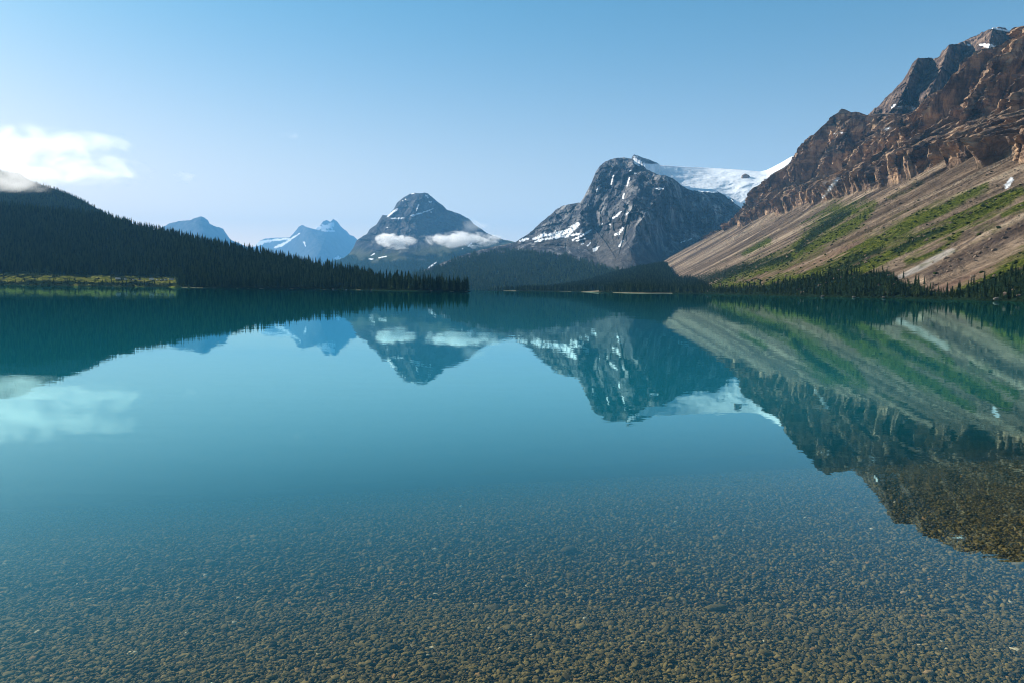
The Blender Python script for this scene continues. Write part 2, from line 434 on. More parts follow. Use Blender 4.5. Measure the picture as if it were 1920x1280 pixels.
def saw(t, rise=.1):
    fr = t % 1.0; return np.where(fr < rise, fr / rise, np.where(fr < .68, 1 - .12 * (fr - rise), np.maximum(0, (1 - fr) / .32) * .94))
sw = s + 0.10 * (Z - 300) + 16 * fbm(Y / 60, Z / 90, 9.5 + 0 * X, 3)
s1 = saw(sw / 300 + .55 * fbm(Y / 700, 0.3 + 0 * X, 0.9 + 0 * X, 2), .09)
s2 = saw(sw / 92 + .7 * fbm(s / 300, 1.1 + 0 * X, Z / 900, 2), .16)
s3 = saw(sw / 29 + .8 * fbm(s / 90, 2.1 + 0 * X, Z / 200, 3), .25)
disp = cm * (s1 * 135 * hi_ + s2 * 46 * (.4 + .6 * hi_) * (.6 + .8 * np.abs(but2)) + s3 * 22 + but * 30 * hi_ + fc1 * 26 * hi_ + fc2 * 26 + fc3 * 11 - crk * 7 + blk * 5 - led * 8 * (.6 + .8 * fbm(Y / 90, X / 90, 0 * X, 2)) - led_s * 2.5 - 105 * hi_)
X = X - disp * 0.93
Y = Y - disp * 0.25
Z = Z + disp * 0.12
Z = Z + vb * 0
P = np.stack([X, Y, Z], -1)
# bring each column's crest to the height of the real crest line
row_k = int(VT * NV)
zb = zk
vbrow = np.arange(NV)[:, None] <= int(VW * NV) + 1
for it in range(5):
    qx_, qy_ = project(P.reshape(-1, 3)); qx_ = qx_.reshape(X.shape); qy_ = qy_.reshape(X.shape)
    lim = lerp_pts(SKY_FRONT, qx_) + 2.5 * fbm(qx_ / 7.0, 0.3 + 0 * qx_, 0 * qx_, 3)
    el = np.maximum(horizon(qx_) - qy_, 1.0)
    allow = CAM_H + (P[..., 2] - CAM_H) * (horizon(qx_) - lim) / el
    ratio = (allow - zb) / np.maximum(P[..., 2] - zb, 1)
    ratio = np.where((P[..., 2] - zb > 50) & vbrow & (np.arange(NV)[:, None] > row_k) & (P[..., 1] > 60), ratio, 9)
    f = ratio.min(0); f = np.where(f > 8, 1, f)
    if it < 3: f = np.convolve(np.pad(f, 6, mode='edge'), np.ones(13) / 13, 'valid')
    else: f = np.minimum(f, np.convolve(np.pad(f, 1, mode='edge'), np.ones(3) / 3, 'valid'))
    f = np.clip(f, 0.1, 1.8)
    up = P[row_k:, :, 2] - zb
    P[row_k:, :, 2] = np.where(up > 0, zb + up * f, P[row_k:, :, 2])
# fall away behind the crest
zt = P[int(VW * NV), :, 2].copy()
for r_ in range(int(VW * NV) + 1, NV):
    tb = (r_ - VW * NV) / (NV - VW * NV)
    P[r_, :, 2] = zt * (1 - 0.5 * tb) - 25 * tb
px, py = project(P.reshape(-1, 3)); px = px.reshape(X.shape); py = py.reshape(X.shape)
W = fbm(st / 22, 0.3 + 0 * X, X / 160, 4); W2 = fbm(X / 20, Y / 20, Z / 20, 4)
GRASS = [[(1335, 541, 5), (1410, 504, 9), (1470, 487, 10), (1526, 461, 10), (1567, 439, 9), (1605, 416, 8), (1640, 385, 4)],
         [(1490, 468, 6), (1530, 435, 12), (1572, 405, 14), (1590, 398, 9), (1640, 380, 4)],
         [(1560, 512, 14), (1631, 468, 14), (1687, 439, 13), (1732, 409, 10), (1785, 382, 8), (1850, 350, 5)],
         [(1530, 516, 12), (1612, 502, 10), (1680, 467, 10), (1725, 450, 9), (1777, 427, 8), (1830, 405, 9), (1875, 380, 8), (1915, 360, 5)],
         [(1790, 545, 4), (1840, 527, 7), (1875, 512, 9), (1925, 484, 11)], [(1440, 533, 8), (1500, 522, 10), (1570, 506, 10)], [(1340, 540, 5), (1420, 533, 5)], [(1700, 492, 4), (1760, 470, 4), (1800, 440, 3)], [(1395, 475, 3), (1440, 452, 4)], [(1880, 405, 3), (1925, 385, 5)]]
SHRUB = [[(1495, 468, 5), (1530, 437, 9), (1565, 412, 9), (1590, 400, 5)], [(1560, 512, 11), (1600, 492, 9), (1650, 470, 6)], [(1680, 470, 6), (1722, 447, 6), (1770, 430, 3)],
         [(1300, 532, 10), (1380, 508, 9), (1420, 498, 7), (1480, 482, 5)]]
FORPOLY_TOP = [(1150, 500), (1200, 526), (1250, 516), (1300, 520), (1339, 541), (1400, 537), (1462, 531), (1537, 517), (1600, 510), (1669, 508), (1684, 522), (1755, 545), (1790, 548),
               (1837, 530), (1894, 508), (1925, 500), (2100, 440)]
VW_ = fbm(st / 9, 2.2 + 0 * X, X / 170, 4)
veg = strokes(px, py, [[(a, b, w * 1.5) for a, b, w in q] for q in GRASS], 0.6, W * 1.1 + W2 * 0.8 + VW_ * 1.3)
shr = strokes(px, py, SHRUB, 0.5, W * 0.9 + W2 * 0.9 + VW_ * .8)
foot_for = sstep(-3, 5, py - lerp_pts(FORPOLY_TOP, px) + W * 7 + W2 * 3) * (P[..., 2] < 90)
patchy = sstep(0.12, 0.4, fbm(st / 60, 3.1 + 0 * X, X / 260, 4)) * sstep(0.0, 0.25, W2) * 0.55 * (P[..., 0] < xk)
ontal = (vc <= 0.02) * np.ones_like(X)
SNOW = [[(1570, 336, 3.5), (1560, 350, 4.5), (1543, 371, 1.5)], [(1896, 338, 5), (1889, 350, 5)], [(1481, 300, 4), (1470, 310, 5), (1450, 322, 5), (1430, 337, 3)],
        [(1660, 243, 3), (1668, 243, 3)], [(1560, 252, 2), (1566, 251, 2)], [(1578, 250, 2)]]
snow = snow_strokes(px, py, SNOW, 0.25, W2 * 0.4)
CH = [[(1661, 531, 2), (1700, 514, 4), (1725, 502, 5), (1762, 480, 6), (1785, 470, 4)]]
DK = [[(1795, 466, 1.5), (1820, 452, 2), (1845, 431, 2.2), (1880, 405, 2.2), (1925, 380, 2.5)], [(1462, 430, 1.2), (1500, 405, 1.6), (1545, 368, 1.6)], [(1740, 520, 7), (1800, 490, 14), (1870, 455, 14), (1930, 425, 12)]]
RU = [[(1320, 548, 5), (1420, 527, 9), (1520, 500, 12), (1570, 480, 12), (1620, 450, 8)], [(1760, 545, 8), (1850, 515, 14), (1930, 480, 10)]]
strk = 0.55 + 0.45 * fbm(st / 9, 9.1 + 0 * X, X / 90, 3)
attrs = dict(scree=(1 - sstep(0.0, 0.03, vc + 0 * X)) + 0, veg=np.clip(np.maximum(veg, patchy) * (P[..., 2] > 2), 0, 1) * sstep(1.5, 0.5, vc + W2 * 0.5),
             forest=np.clip(np.maximum(shr * 0.85, foot_for), 0, 1) * ontal, snow=snow,
             pale=strokes(px, py, CH, 0.5, W) * ontal * 0.75, dark=strokes(px, py, DK, 0.5, W * 0.6) * ontal * np.clip(strk * 1.2, 0, 1),
             rust=strokes(px, py, RU, 0.6, W * 0.6) * ontal * 0.6)
led_t = sstep(0.20, 0.27, vc + 0 * X) * (1 - sstep(0.40, 0.46, vc + 0 * X)) * sstep(0.0, 0.3, W2 + 0.2)
attrs['scree'] = np.clip(attrs['scree'] + led_t * 0.75, 0, 1)
attrs['streakco'] = np.stack([st / 34, X / 500, 0 * X], -1)
wall = finish_relief('mountain', P, NV, NY, attrs, M_wall, 'brown rock wall with long scree fans along the right shore', smooth=False)
wall_P, wall_px, wall_py, wall_for = P, px, py, attrs['forest']
wall_foot = foot_for * ontal; wall_shr = shr * ontal

# darker crags behind the wall's top
o_, back_ridge = relief('mountain', [(1600, 230), (1626, 217), (1650, 195), (1672, 172), (1691, 155), (1700, 140), (1710, 120), (1721, 110), (1736, 108), (1751, 110), (1762, 106), (1768, 95), (1780, 84), (1795, 82), (1813, 75),
        (1830, 66), (1848, 58), (1861, 52), (1884, 51), (1892, 58), (1905, 60), (1925, 66), (1990, 50)],
        [(1600, 300), (1990, 300)], [(1600, 217, 3000), (1720, 110, 2900), (1860, 52, 2850), (1990, 60, 2700), (1600, 300, 2750), (1720, 300, 2500), (1860, 300, 2350), (1990, 300, 2300)],
        M_back, 420, 260, spurs=[([(1721, 110), (1700, 160), (1680, 200)], 160, 26), ([(1780, 84), (1765, 130), (1740, 180)], 180, 26), ([(1861, 52), (1850, 110)], 120, 25)],
        namp=85, nscale=200, zst=0.3, jit=4, back=700, masks=lambda px, py, P, W: dict(scree=0 * px, snow=snow_strokes(px, py, [[(1672, 202, 2), (1678, 197, 2)], [(1680, 203, 3), (1690, 202, 3)], [(1700, 201, 4), (1712, 205, 5)], [(1686, 193, 1.5), (1692, 188, 1.5)],
            [(1838, 84, 3), (1850, 86, 4), (1866, 88, 3)], [(1814, 84, 2), (1818, 85, 2)], [(1745, 116, 1.5)], [(1795, 115, 2)], [(1860, 53, 2), (1900, 60, 2)]], 0.3, W * 0.6)), strat=0.2, facet=.6)

# ------------------------------------------------------------------ central massif
def mass_masks(px, py, P, W):
    sn = snow_strokes(px, py, [[(1000, 449, 3), (1020, 441, 4), (1038, 440, 5), (1058, 438, 7), (1072, 430, 6), (1084, 421, 4)], [(1014, 450, 2), (1060, 443, 3), (1092, 438, 2)],
        [(1074, 450, 2), (1090, 443, 2.4), (1107, 432, 2)], [(1080, 452, 1.5), (1098, 448, 1.5)], [(1149, 409, 1.5), (1158, 403, 2.6), (1165, 397, 2)], [(1171, 405, 1.5), (1177, 401, 2.5), (1183, 397, 2)],
        [(1153, 441, 2), (1161, 438, 3), (1168, 428, 2)], [(1161, 462, 1.5), (1168, 452, 1.8)], [(1114, 470, 4), (1122, 463, 2)], [(976, 452, 3), (990, 448, 2)], [(1003, 454, 1.5), (1018, 450, 2)],
        [(1229, 354, 1.5), (1243, 355, 1.5)], [(1181, 321, 2), (1187, 321, 2)], [(1191, 325, 2)], [(1107, 456, 1.5), (1102, 461, 1.5)], [(1090, 458, 1.3), (1094, 457, 1.3)], [(1129, 420, 2)], [(1143, 421, 2)],
        [(1122, 356, 4), (1125, 348, 3)], [(1168, 372, 1.5), (1170, 364, 1.5)], [(1176, 348, 1.5), (1180, 334, 1.5)], [(1190, 303, 4), (1196, 309, 3)], [(1150, 330, 1.5), (1146, 345, 1.3)], [(1310, 359, 1.5), (1345, 361, 2)], [(1362, 368, 1.5), (1382, 384, 2)],
        [(1277, 455, 1.5), (1284, 452, 1.5)], [(1290, 451, 1), (1296, 448, 1.2)]], 0.3, W * 0.5)
    sn = np.maximum(sn, strokes(px, py, [[(1002, 449, 1.2), (1022, 442, 2), (1042, 440, 2.4), (1060, 438, 4), (1074, 431, 4), (1085, 421, 1.5)], [(1040, 444, 1), (1064, 444, 1.5), (1092, 438, .8)]], .3, W * 1.0))
    tl = lerp_pts([(690, 540), (780, 510), (860, 486), (920, 474), (970, 469), (1010, 473), (1060, 478), (1100, 490), (1140, 499), (1165, 504), (1400, 508)], px)
    fo = sstep(-6, 8, py - tl + W * 14)
    sc = strokes(px, py, [[(1110, 455, 20), (1130, 470, 30), (1150, 490, 22)], [(1175, 420, 10), (1150, 445, 14), (1120, 452, 10)], [(1185, 488, 14), (1215, 485, 8)], [(1215, 487, 14), (1255, 482, 8)], [(1010, 456, 8), (1080, 456, 8)]], 0.5, W * 0.7)
    return dict(snow=sn, forest=fo * (1 - 0.8 * strokes(px, py, [[(1140, 480, 18), (1170, 495, 12)]], .5)), scree=sc, veg=fo * 0)
o_, mass = relief('mountain', [(690, 553), (740, 530), (790, 509), (830, 493), (870, 478), (910, 467), (940, 460), (965, 455), (975, 448), (990, 440), (1003, 428), (1020, 413), (1040, 396), (1053, 387), (1066, 384), (1088, 380), (1093, 373), (1100, 360), (1108, 345), (1116, 325), (1125, 311), (1135, 303),
        (1150, 298), (1160, 296), (1180, 297), (1186, 299), (1195, 306), (1207, 312), (1212, 318), (1236, 328), (1250, 330), (1262, 335), (1280, 350), (1293, 357), (1310, 358), (1345, 360), (1362, 367), (1375, 375),
        (1383, 384), (1400, 402), (1440, 440)], [(690, 556), (1440, 556)],
        [(690, 553, 3000), (790, 509, 4200), (850, 485, 4700), (910, 467, 5200), (940, 461, 5500), (1003, 428, 5900), (1060, 384, 6100), (1125, 311, 6100), (1180, 297, 6000), (1250, 330, 5600), (1310, 358, 5700), (1383, 384, 5500), (1440, 440, 5300),
         (1060, 440, 5350), (1100, 450, 4900), (1160, 440, 4850), (1190, 427, 4600), (1250, 420, 5000), (1340, 430, 5000), (1170, 490, 4100), (1250, 490, 4200), (1350, 500, 4200),
         (1000, 470, 4600), (900, 500, 4000), (1000, 510, 3700), (1100, 510, 3700), (860, 550, 2900), (1000, 550, 2900), (1150, 550, 2900), (1300, 550, 3000), (1440, 550, 3300)],
        M_mass, 900, 420, spurs=[([(1249, 329), (1246, 357), (1218, 391), (1193, 427), (1179, 467)], 420, 62), ([(1185, 298), (1190, 340), (1179, 377), (1150, 398)], 260, 34), ([(1137, 304), (1112, 350), (1097, 380), (1083, 420)], 230, 34),
            ([(1155, 298), (1150, 350), (1130, 395)], 160, 22), ([(1318, 358), (1340, 400), (1385, 430)], 220, 36), ([(1053, 387), (1030, 430)], 160, 30)],
        namp=190, nscale=300, zst=0.22, jit=2.2, back=2500, masks=mass_masks, strat=0.1, fine=8, lowamp=.12, lowz=(150, 480), facet=.75)
# summit horn behind and the icefield
M_ice = M_snow
o_, horn = relief('mountain', [(1180, 306), (1186, 293), (1189, 290), (1196, 292), (1205, 296), (1216, 299), (1225, 303), (1233, 306), (1240, 312)], [(1180, 330), (1240, 330)],
        [(1180, 300, 6900), (1189, 290, 6850), (1216, 299, 6900), (1240, 310, 6950), (1180, 330, 6700), (1210, 330, 6600), (1240, 330, 6700)], M_mass, 90, 50, namp=30, nscale=150, back=500,
        spurs=[([(1190, 291), (1204, 305), (1215, 315)], 60, 14)],
        masks=lambda px, py, P, W: dict(snow=np.maximum(snow_strokes(px, py, [[(1190, 298, 5), (1196, 304, 6), (1205, 312, 6)]], 0.3, W * 0.4), sstep(306, 309, py + W * 2))))
o_, glac = relief('glacier', [(1196, 306), (1212, 307), (1240, 310), (1280, 313), (1330, 315), (1380, 318), (1425, 322), (1438, 319), (1450, 313), (1462, 307), (1474, 300), (1484, 294), (1494, 292), (1520, 300)],
        [(1196, 420), (1520, 420)], [(1200, 307, 7200), (1330, 315, 7600), (1440, 320, 7000), (1500, 275, 6600), (1250, 345, 6900), (1330, 345, 6900), (1400, 350, 6700), (1300, 400, 6300), (1400, 400, 6300), (1480, 350, 6200), (1500, 400, 6200), (1220, 410, 6200)],
        M_ice, 300, 120, namp=70, nscale=520, zst=1, ribs=1, octv=3, back=2500, jit=0.3, label='white icefield spilling over the saddle')

# ------------------------------------------------------------------ the blue peak
def bow_masks(px, py, P, W):
    sn = snow_strokes(px, py, [[(727, 406, 1.5), (736, 399, 2.6), (745, 392, 2)], [(747, 410, 1.8), (756, 409, 1.5)], [(732, 410, 1.2), (742, 410, 1.5)], [(726, 427, 2)], [(781, 396, 1.3), (783, 388, 1.6), (785, 384, 1)], [(798, 366, 1.5), (802, 370, 2.5)],
        [(805, 379, 2), (809, 379, 1.5)], [(808, 398, 1.5)], [(772, 405, 2), (790, 400, 1.2), (812, 392, 1)], [(755, 377, 1)], [(760, 374, 1)], [(772, 364, 1.5), (776, 363, 1.5)], [(695, 480, 1), (702, 476, 1.2)], [(692, 486, 1.4), (700, 486, 1.2)], [(878, 462, 1.5), (883, 457, 2)], [(886, 461, 1)],
        [(867, 467, 1)], [(804, 502, 1.5), (812, 497, 1.5), (818, 492, 1)], [(710, 484, 1), (724, 481, 1)], [(840, 505, 1), (848, 500, 1)], [(868, 496, 1), (880, 488, 1)]], 0.35, W * 0.6)
    tl = lerp_pts([(620, 482), (660, 480), (700, 488), (760, 486), (800, 478), (860, 468), (900, 462), (960, 458), (1000, 458)], px)
    fo = sstep(-6, 9, py - tl + W * 16)
    vg = sstep(-26, -4, py - tl + W * 14) * 0.5
    return dict(snow=sn, forest=fo, veg=vg, scree=strokes(px, py, [[(790, 440, 40), (860, 430, 30)]], .6, W))
o_, bow = relief('mountain', [(610, 495), (632, 488), (645, 484), (655, 476), (662, 466), (668, 452), (680, 443), (688, 440), (693, 430), (705, 422), (713, 410), (717, 404), (727, 404), (738, 393), (745, 380), (757, 370), (770, 364), (778, 362), (786, 363), (796, 362),
        (802, 363), (815, 374), (830, 386), (838, 394), (858, 400), (870, 406), (882, 413), (890, 422), (905, 432), (912, 437), (925, 443), (945, 450), (960, 453), (975, 456), (1010, 462)],
        [(610, 556), (1010, 556)],
        [(610, 495, 8000), (668, 452, 8000), (717, 404, 8100), (786, 362, 8200), (870, 406, 8300), (945, 450, 7800), (1010, 462, 7000), (740, 440, 7200), (800, 440, 7300), (870, 450, 7000), (660, 490, 6800), (760, 495, 5800), (860, 490, 5600), (960, 480, 5300),
         (610, 550, 4500), (760, 550, 4200), (900, 550, 4000), (1010, 550, 4000)],
        M_peak, 620, 320, spurs=[([(800, 363), (785, 400), (775, 440), (760, 480)], 420, 55), ([(717, 404), (705, 440), (680, 480)], 260, 40), ([(870, 406), (850, 450), (830, 500)], 300, 50), ([(920, 440), (900, 480)], 200, 40)],
        namp=240, nscale=600, zst=0.33, jit=1.3, back=3000, masks=bow_masks, strat=0.2, fine=8, lowamp=.15, lowz=(280, 850), ds=1.4, facet=.6)
# ------------------------------------------------------------------ far peaks
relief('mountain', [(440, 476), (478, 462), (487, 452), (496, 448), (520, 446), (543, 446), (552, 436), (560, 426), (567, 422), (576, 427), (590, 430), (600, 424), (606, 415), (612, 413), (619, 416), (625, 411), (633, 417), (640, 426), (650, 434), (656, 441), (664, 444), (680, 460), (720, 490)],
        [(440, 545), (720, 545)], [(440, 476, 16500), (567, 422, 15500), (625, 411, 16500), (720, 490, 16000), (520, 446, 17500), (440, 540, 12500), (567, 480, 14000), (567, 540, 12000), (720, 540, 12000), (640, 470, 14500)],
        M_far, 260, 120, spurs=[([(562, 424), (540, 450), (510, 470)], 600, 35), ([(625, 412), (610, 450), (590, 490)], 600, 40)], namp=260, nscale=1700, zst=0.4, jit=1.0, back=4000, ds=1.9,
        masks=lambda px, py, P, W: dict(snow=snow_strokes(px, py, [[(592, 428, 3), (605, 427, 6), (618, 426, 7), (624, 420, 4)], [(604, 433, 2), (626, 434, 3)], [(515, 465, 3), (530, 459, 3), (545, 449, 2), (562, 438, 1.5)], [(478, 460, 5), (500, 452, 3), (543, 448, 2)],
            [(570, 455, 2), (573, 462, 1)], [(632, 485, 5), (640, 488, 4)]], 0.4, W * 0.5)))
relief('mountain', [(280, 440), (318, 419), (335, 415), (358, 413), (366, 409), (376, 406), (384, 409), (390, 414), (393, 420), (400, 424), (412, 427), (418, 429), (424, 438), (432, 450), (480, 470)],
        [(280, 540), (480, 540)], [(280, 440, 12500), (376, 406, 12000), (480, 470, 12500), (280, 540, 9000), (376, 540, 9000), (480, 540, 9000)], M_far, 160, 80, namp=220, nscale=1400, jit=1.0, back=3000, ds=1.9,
        spurs=[([(376, 408), (385, 450)], 300, 30)])

# ------------------------------------------------------------------ lowland at the head of the lake
def low_masks(px, py, P, W):
    z = P[..., 2]
    sa = strokes(px, py, [[(945, 546.8, 1.6), (966, 546.8, 1.6)], [(1010, 548, 1.2), (1070, 548.5, 1.4)], [(1090, 548.3, 1.0), (1125, 546, 1.2), (1150, 543, .6)], [(880, 546.3, .9), (925, 547, .9)], [(1150, 549.5, 1), (1260, 550.5, 1.2)]], .3, W * .4)
    gr = strokes(px, py, [[(1100, 540, 4), (1190, 530, 6)]], .6, W)
    return dict(sand=sa, forest=np.clip(1 - sa, 0, 1), veg=gr * .3)
o_, low = relief('shore_hill', [(820, 552), (870, 547.5), (885, 545.5), (900, 545), (960, 544.5), (1010, 543), (1040, 541), (1100, 529), (1148, 514), (1200, 501), (1221, 498), (1250, 493), (1256, 505), (1264, 521), (1290, 534), (1330, 548), (1370, 556)],
        [(820, 556), (1370, 558)], [(820, 552, 1250), (885, 546, 1700), (960, 545, 1900), (1040, 540, 2100), (1100, 532, 2400), (1170, 514, 2700), (1220, 497, 2900), (1250, 512, 2500), (1290, 536, 1700), (1370, 556, 1050),
         (820, 555, 1200), (960, 547.6, 1480), (1100, 549.3, 1400), (1250, 551.2, 1200), (1170, 530, 2000)], M_hill, 420, 90, namp=2.5, nscale=60, zst=1, ribs=1, back=300, masks=low_masks, vbias=1.3)

# ------------------------------------------------------------------ wooded hill on the left, its meadow and low point
SHORE_L = [(-200, 535), (0, 535.2), (165, 537), (330, 539.5), (500, 542), (720, 545.2), (800, 546.5), (885, 548.2), (900, 549)]
def hill_masks(px, py, P, W):
    mt = lerp_pts([(-200, 512), (0, 513), (60, 512), (150, 516), (230, 517), (300, 519), (328, 521), (336, 542), (900, 560)], px)
    mreg = (py > mt - 1) & (px < 334)
    cl = fbm(P[..., 0] / 26, P[..., 1] / 50, 0 * px, 3) + .05
    strip = np.abs(py - 524.5 - W * 3) < 2.6
    md = sstep(0, 3, py - mt + W * 6) * (px < 333) * (1 - .85 * sstep(-.02, .2, cl) * (~strip)) * (1 - .6 * sstep(.05, .2, W) * strip)
    sl = lerp_pts(SHORE_L, px)
    dk = sstep(sl - 8.5, sl - 6, py + W * 3) * sstep(-.25, .05, W + .1)
    sa = strokes(px, py, [[(488, 537, 2), (510, 538, 2.5), (560, 539, 2)], [(-200, 527, 1.2), (0, 525, 1.2), (120, 524.5, 1), (215, 525, 1.2), (330, 526, 1.5)]], .5, W * .6)
    line = (np.abs(py - sl + .5) < .7) * sstep(.05, .25, W) * (px > 340) * .7
    return dict(meadow=mreg * 1.0, veg=np.maximum(md, strokes(px, py, [[(480, 536, 3), (560, 538, 3)]], .5, W)) * (1 - .8 * dk), forest=np.clip(1 - md + .8 * dk, 0, 1) * (1 - line), sand=np.clip(sa * .3 + line, 0, 1))
o_, hill = relief('hill', [(-200, 350), (-80, 368), (0, 384), (60, 391), (190, 403), (250, 421), (330, 441), (420, 461), (500, 478), (600, 499), (680, 515), (708, 524), (722, 529), (745, 529), (770, 531), (800, 535), (850, 539), (870, 543), (886, 548)],
        [(-200, 541), (0, 541), (330, 545), (720, 551), (886, 554)],
        [(-200, 350, 2200), (0, 384, 2050), (190, 403, 1950), (330, 441, 1750), (500, 478, 1500), (600, 499, 1350), (700, 522, 1120), (760, 531, 960), (850, 540, 900), (886, 547, 870),
         (-200, 536, 1150), (0, 536, 1150), (165, 537.5, 1130), (330, 540, 1120), (500, 542.5, 1050), (720, 546, 910), (850, 548, 860), (-200, 514, 1380), (0, 514, 1370), (165, 516, 1330), (320, 521, 1280), (0, 500, 1430), (165, 503, 1400), (330, 500, 1330),
         (500, 520, 1200), (0, 450, 1650), (165, 460, 1620), (330, 470, 1500)],
        M_hill, 900, 300, namp=5, nscale=110, zst=1, ribs=1, back=900, masks=hill_masks, vbias=1.0)
o_, hill2 = relief('hill', [(-300, 250), (-100, 300), (0, 322), (35, 326), (60, 343), (78, 347), (110, 357), (150, 374), (175, 388), (200, 402), (240, 425)],
        [(-300, 500), (240, 500)], [(-300, 250, 3900), (0, 322, 3600), (60, 342, 3400), (190, 395, 3100), (240, 425, 2900), (-300, 500, 2300), (0, 500, 2300), (240, 500, 2300), (0, 400, 2900)],
        M_hill, 260, 140, namp=14, nscale=200, zst=1, ribs=1, back=900, jit=1.2,
        masks=lambda px, py, P, W: dict(forest=np.ones(px.shape) * .9, veg=0 * px))

# ------------------------------------------------------------------ conifers
def conifer(tiers, spikes, seed, h=1.0, wid=0.17, droop=0.45, trunk=True, gap=0.12):
    """unit-height conifer crown as ragged drooping whorls; returns verts, tris"""
    r = np.random.default_rng(seed); V = []; T = []
    for k in range(tiers):
        f = k / max(1, tiers - 1)
        zb = gap + (0.86 - gap) * f
        rad = wid * (1 - f) ** 0.85 * r.uniform(.75, 1.15) + 0.012
        hh = (1 - gap) / tiers * 1.9
        b = len(V)
        V.append((r.normal() * .004, r.normal() * .004, min(1.0, zb + hh)))
        ph = r.uniform(0, 6.28)
        for i in range(spikes * 2):
            a = ph + i * math.pi / spikes
            q = rad * (r.uniform(.8, 1.25) if i % 2 == 0 else r.uniform(.32, .55))
            V.append((math.cos(a) * q, math.sin(a) * q, zb - (droop * rad * 0.5 * r.uniform(.2, 1.3) if i % 2 == 0 else -hh * .25)))
        n = spikes * 2
        for i in range(n): T.append((b, b + 1 + i, b + 1 + (i + 1) % n))
    return np.array(V), np.array(T)
def forest_mesh(pts, heights, templates, seed, tint_rng=(0.0, 1.0)):
    r = np.random.default_rng(seed); n = len(pts)
    Vs = []; Ts = []; A = []; off = 0
    kind = r.integers(0, len(templates), n); ang = r.random(n) * 6.28; wid = r.uniform(.75, 1.25, n); tint = r.uniform(*tint_rng, n)
    for k, (V, T) in enumerate(templates):
        i = np.where(kind == k)[0]
        if not len(i): continue
        c = np.cos(ang[i])[:, None]; s_ = np.sin(ang[i])[:, None]; h = heights[i][:, None]; w = (heights[i] * wid[i])[:, None]
        x = (V[:, 0] * c - V[:, 1] * s_) * w; y = (V[:, 0] * s_ + V[:, 1] * c) * w; z = V[:, 2] * h - .3
        W_ = np.stack([x, y, z], -1) + pts[i][:, None]
        Vs.append(W_.reshape(-1, 3)); Ts.append((T[None] + (np.arange(len(i)) * len(V))[:, None, None] + off).reshape(-1, 3))
        A.append(np.repeat(tint[i], len(V))); off += len(i) * len(V)
    return np.concatenate(Vs), np.concatenate(Ts), np.concatenate(A)
t = NT('conifer_needles'); ta = t.attr('tint').outputs['Fac']; oi = t.n('ObjectInfo')
mx = t.math('ADD', ta, t.math('MULTIPLY', oi.outputs['Random'], 0.8), clamp=True)
nn = t.noise(0.9, t.pos(), 3, .7)
cc = t.ramp(mx, [(0.0, (0.009, 0.02, 0.012)), (0.5, (0.027, 0.047, 0.023)), (1.0, (0.085, 0.115, 0.045))])
cc = t.mix(t.ramp(nn.outputs['Fac'], [(.35, (.6, .6, .6)), (.6, (0, 0, 0))]), cc, (0.007, 0.012, 0.007))
bs = t.bsdf(cc, 0.85, spec=0.0); tr = t.n('BsdfTranslucent'); t.setin(tr.inputs[0], (0.05, 0.08, 0.02)); ms = t.n('MixShader'); ms.inputs[0].default_value = .28
t.l(bs.outputs[0], ms.inputs[1]); t.l(tr.outputs[0], ms.inputs[2]); t.l(ms.outputs[0], t.out.inputs[0]); M_tree = t.m
M_bark = simple_mat('bark', (0.07, 0.05, 0.035), 0.9)
T_mid = [conifer(6, 5, 10 + i, wid=.15) for i in range(5)]
T_low = [conifer(3, 3, 30 + i, wid=.17) for i in range(4)]
def stuff_forest(name, pts, hts, tmpl, seed, label, tint=(0, .6)):
    V, T, A = forest_mesh(pts, hts, tmpl, seed, tint)
    o = link(name, mesh_np(name, V, None, T, {'tint': A}, smooth=False), M_tree)
    tag(o, label=label, kind='stuff'); return o
# left hill: dense forest
hp = scatter(hill['P'], (hill['attrs']['forest'] > .6) * (hill['attrs']['meadow'] < .5) * (hill['py'] < lerp_pts(SHORE_L, hill['px']) - 1.0), 0.030, 2, 30000)
hp = hp[hp[:, 2] > .5]
stuff_forest('hillside_forest', hp, rng.uniform(7, 19, len(hp)), T_mid, 3, 'dense dark conifer forest covering the left hillside', (0, 1.2))
hp2 = scatter(hill2['P'][:, 100:], np.ones((140, 160)), 0.022, 4, 16000)
stuff_forest('ridge_forest', hp2, rng.uniform(9, 16, len(hp2)), T_low, 5, 'conifer forest on the misty ridge behind the hill')
lp = scatter(low['P'], (low['attrs']['forest'] > .5), 0.03, 6, 16000)
lp = lp[lp[:, 2] > .5]
stuff_forest('valley_forest', lp, rng.uniform(8, 15, len(lp)), T_mid, 7, 'conifer forest at the far head of the lake', (0, 1))
wp = scatter(wall_P[:row_k], np.clip(wall_foot[:row_k], 0, 1) ** 2 * (wall_P[:row_k, :, 2] > .6) * (wall_px[:row_k] < 2050), 0.035, 8, 16000)
wq = scatter(wall_P[:row_k], wall_shr[:row_k] * (wall_px[:row_k] < 2050), 0.02, 9, 7000)
stuff_forest('shore_forest', np.concatenate([wp, wq]), np.concatenate([rng.uniform(2.5, 9, len(wp)), rng.uniform(1.5, 5, len(wq))]), T_mid, 10, 'dark conifers and scrub on the foot of the right scree slope', (0, .8))
mp = np.concatenate([scatter(mass['P'], (mass['attrs']['forest'] > .5) * (mass['px'] < 1260), 0.0045, 11, 14000), scatter(bow['P'], (bow['attrs']['forest'] > .6) & (bow['py'] > 470), 0.0010, 12, 12000)])
stuff_forest('mountain_forest', mp, rng.uniform(14, 30, len(mp)), T_low, 13, 'blue hazy conifer forest below the central mountains', (0, 1))

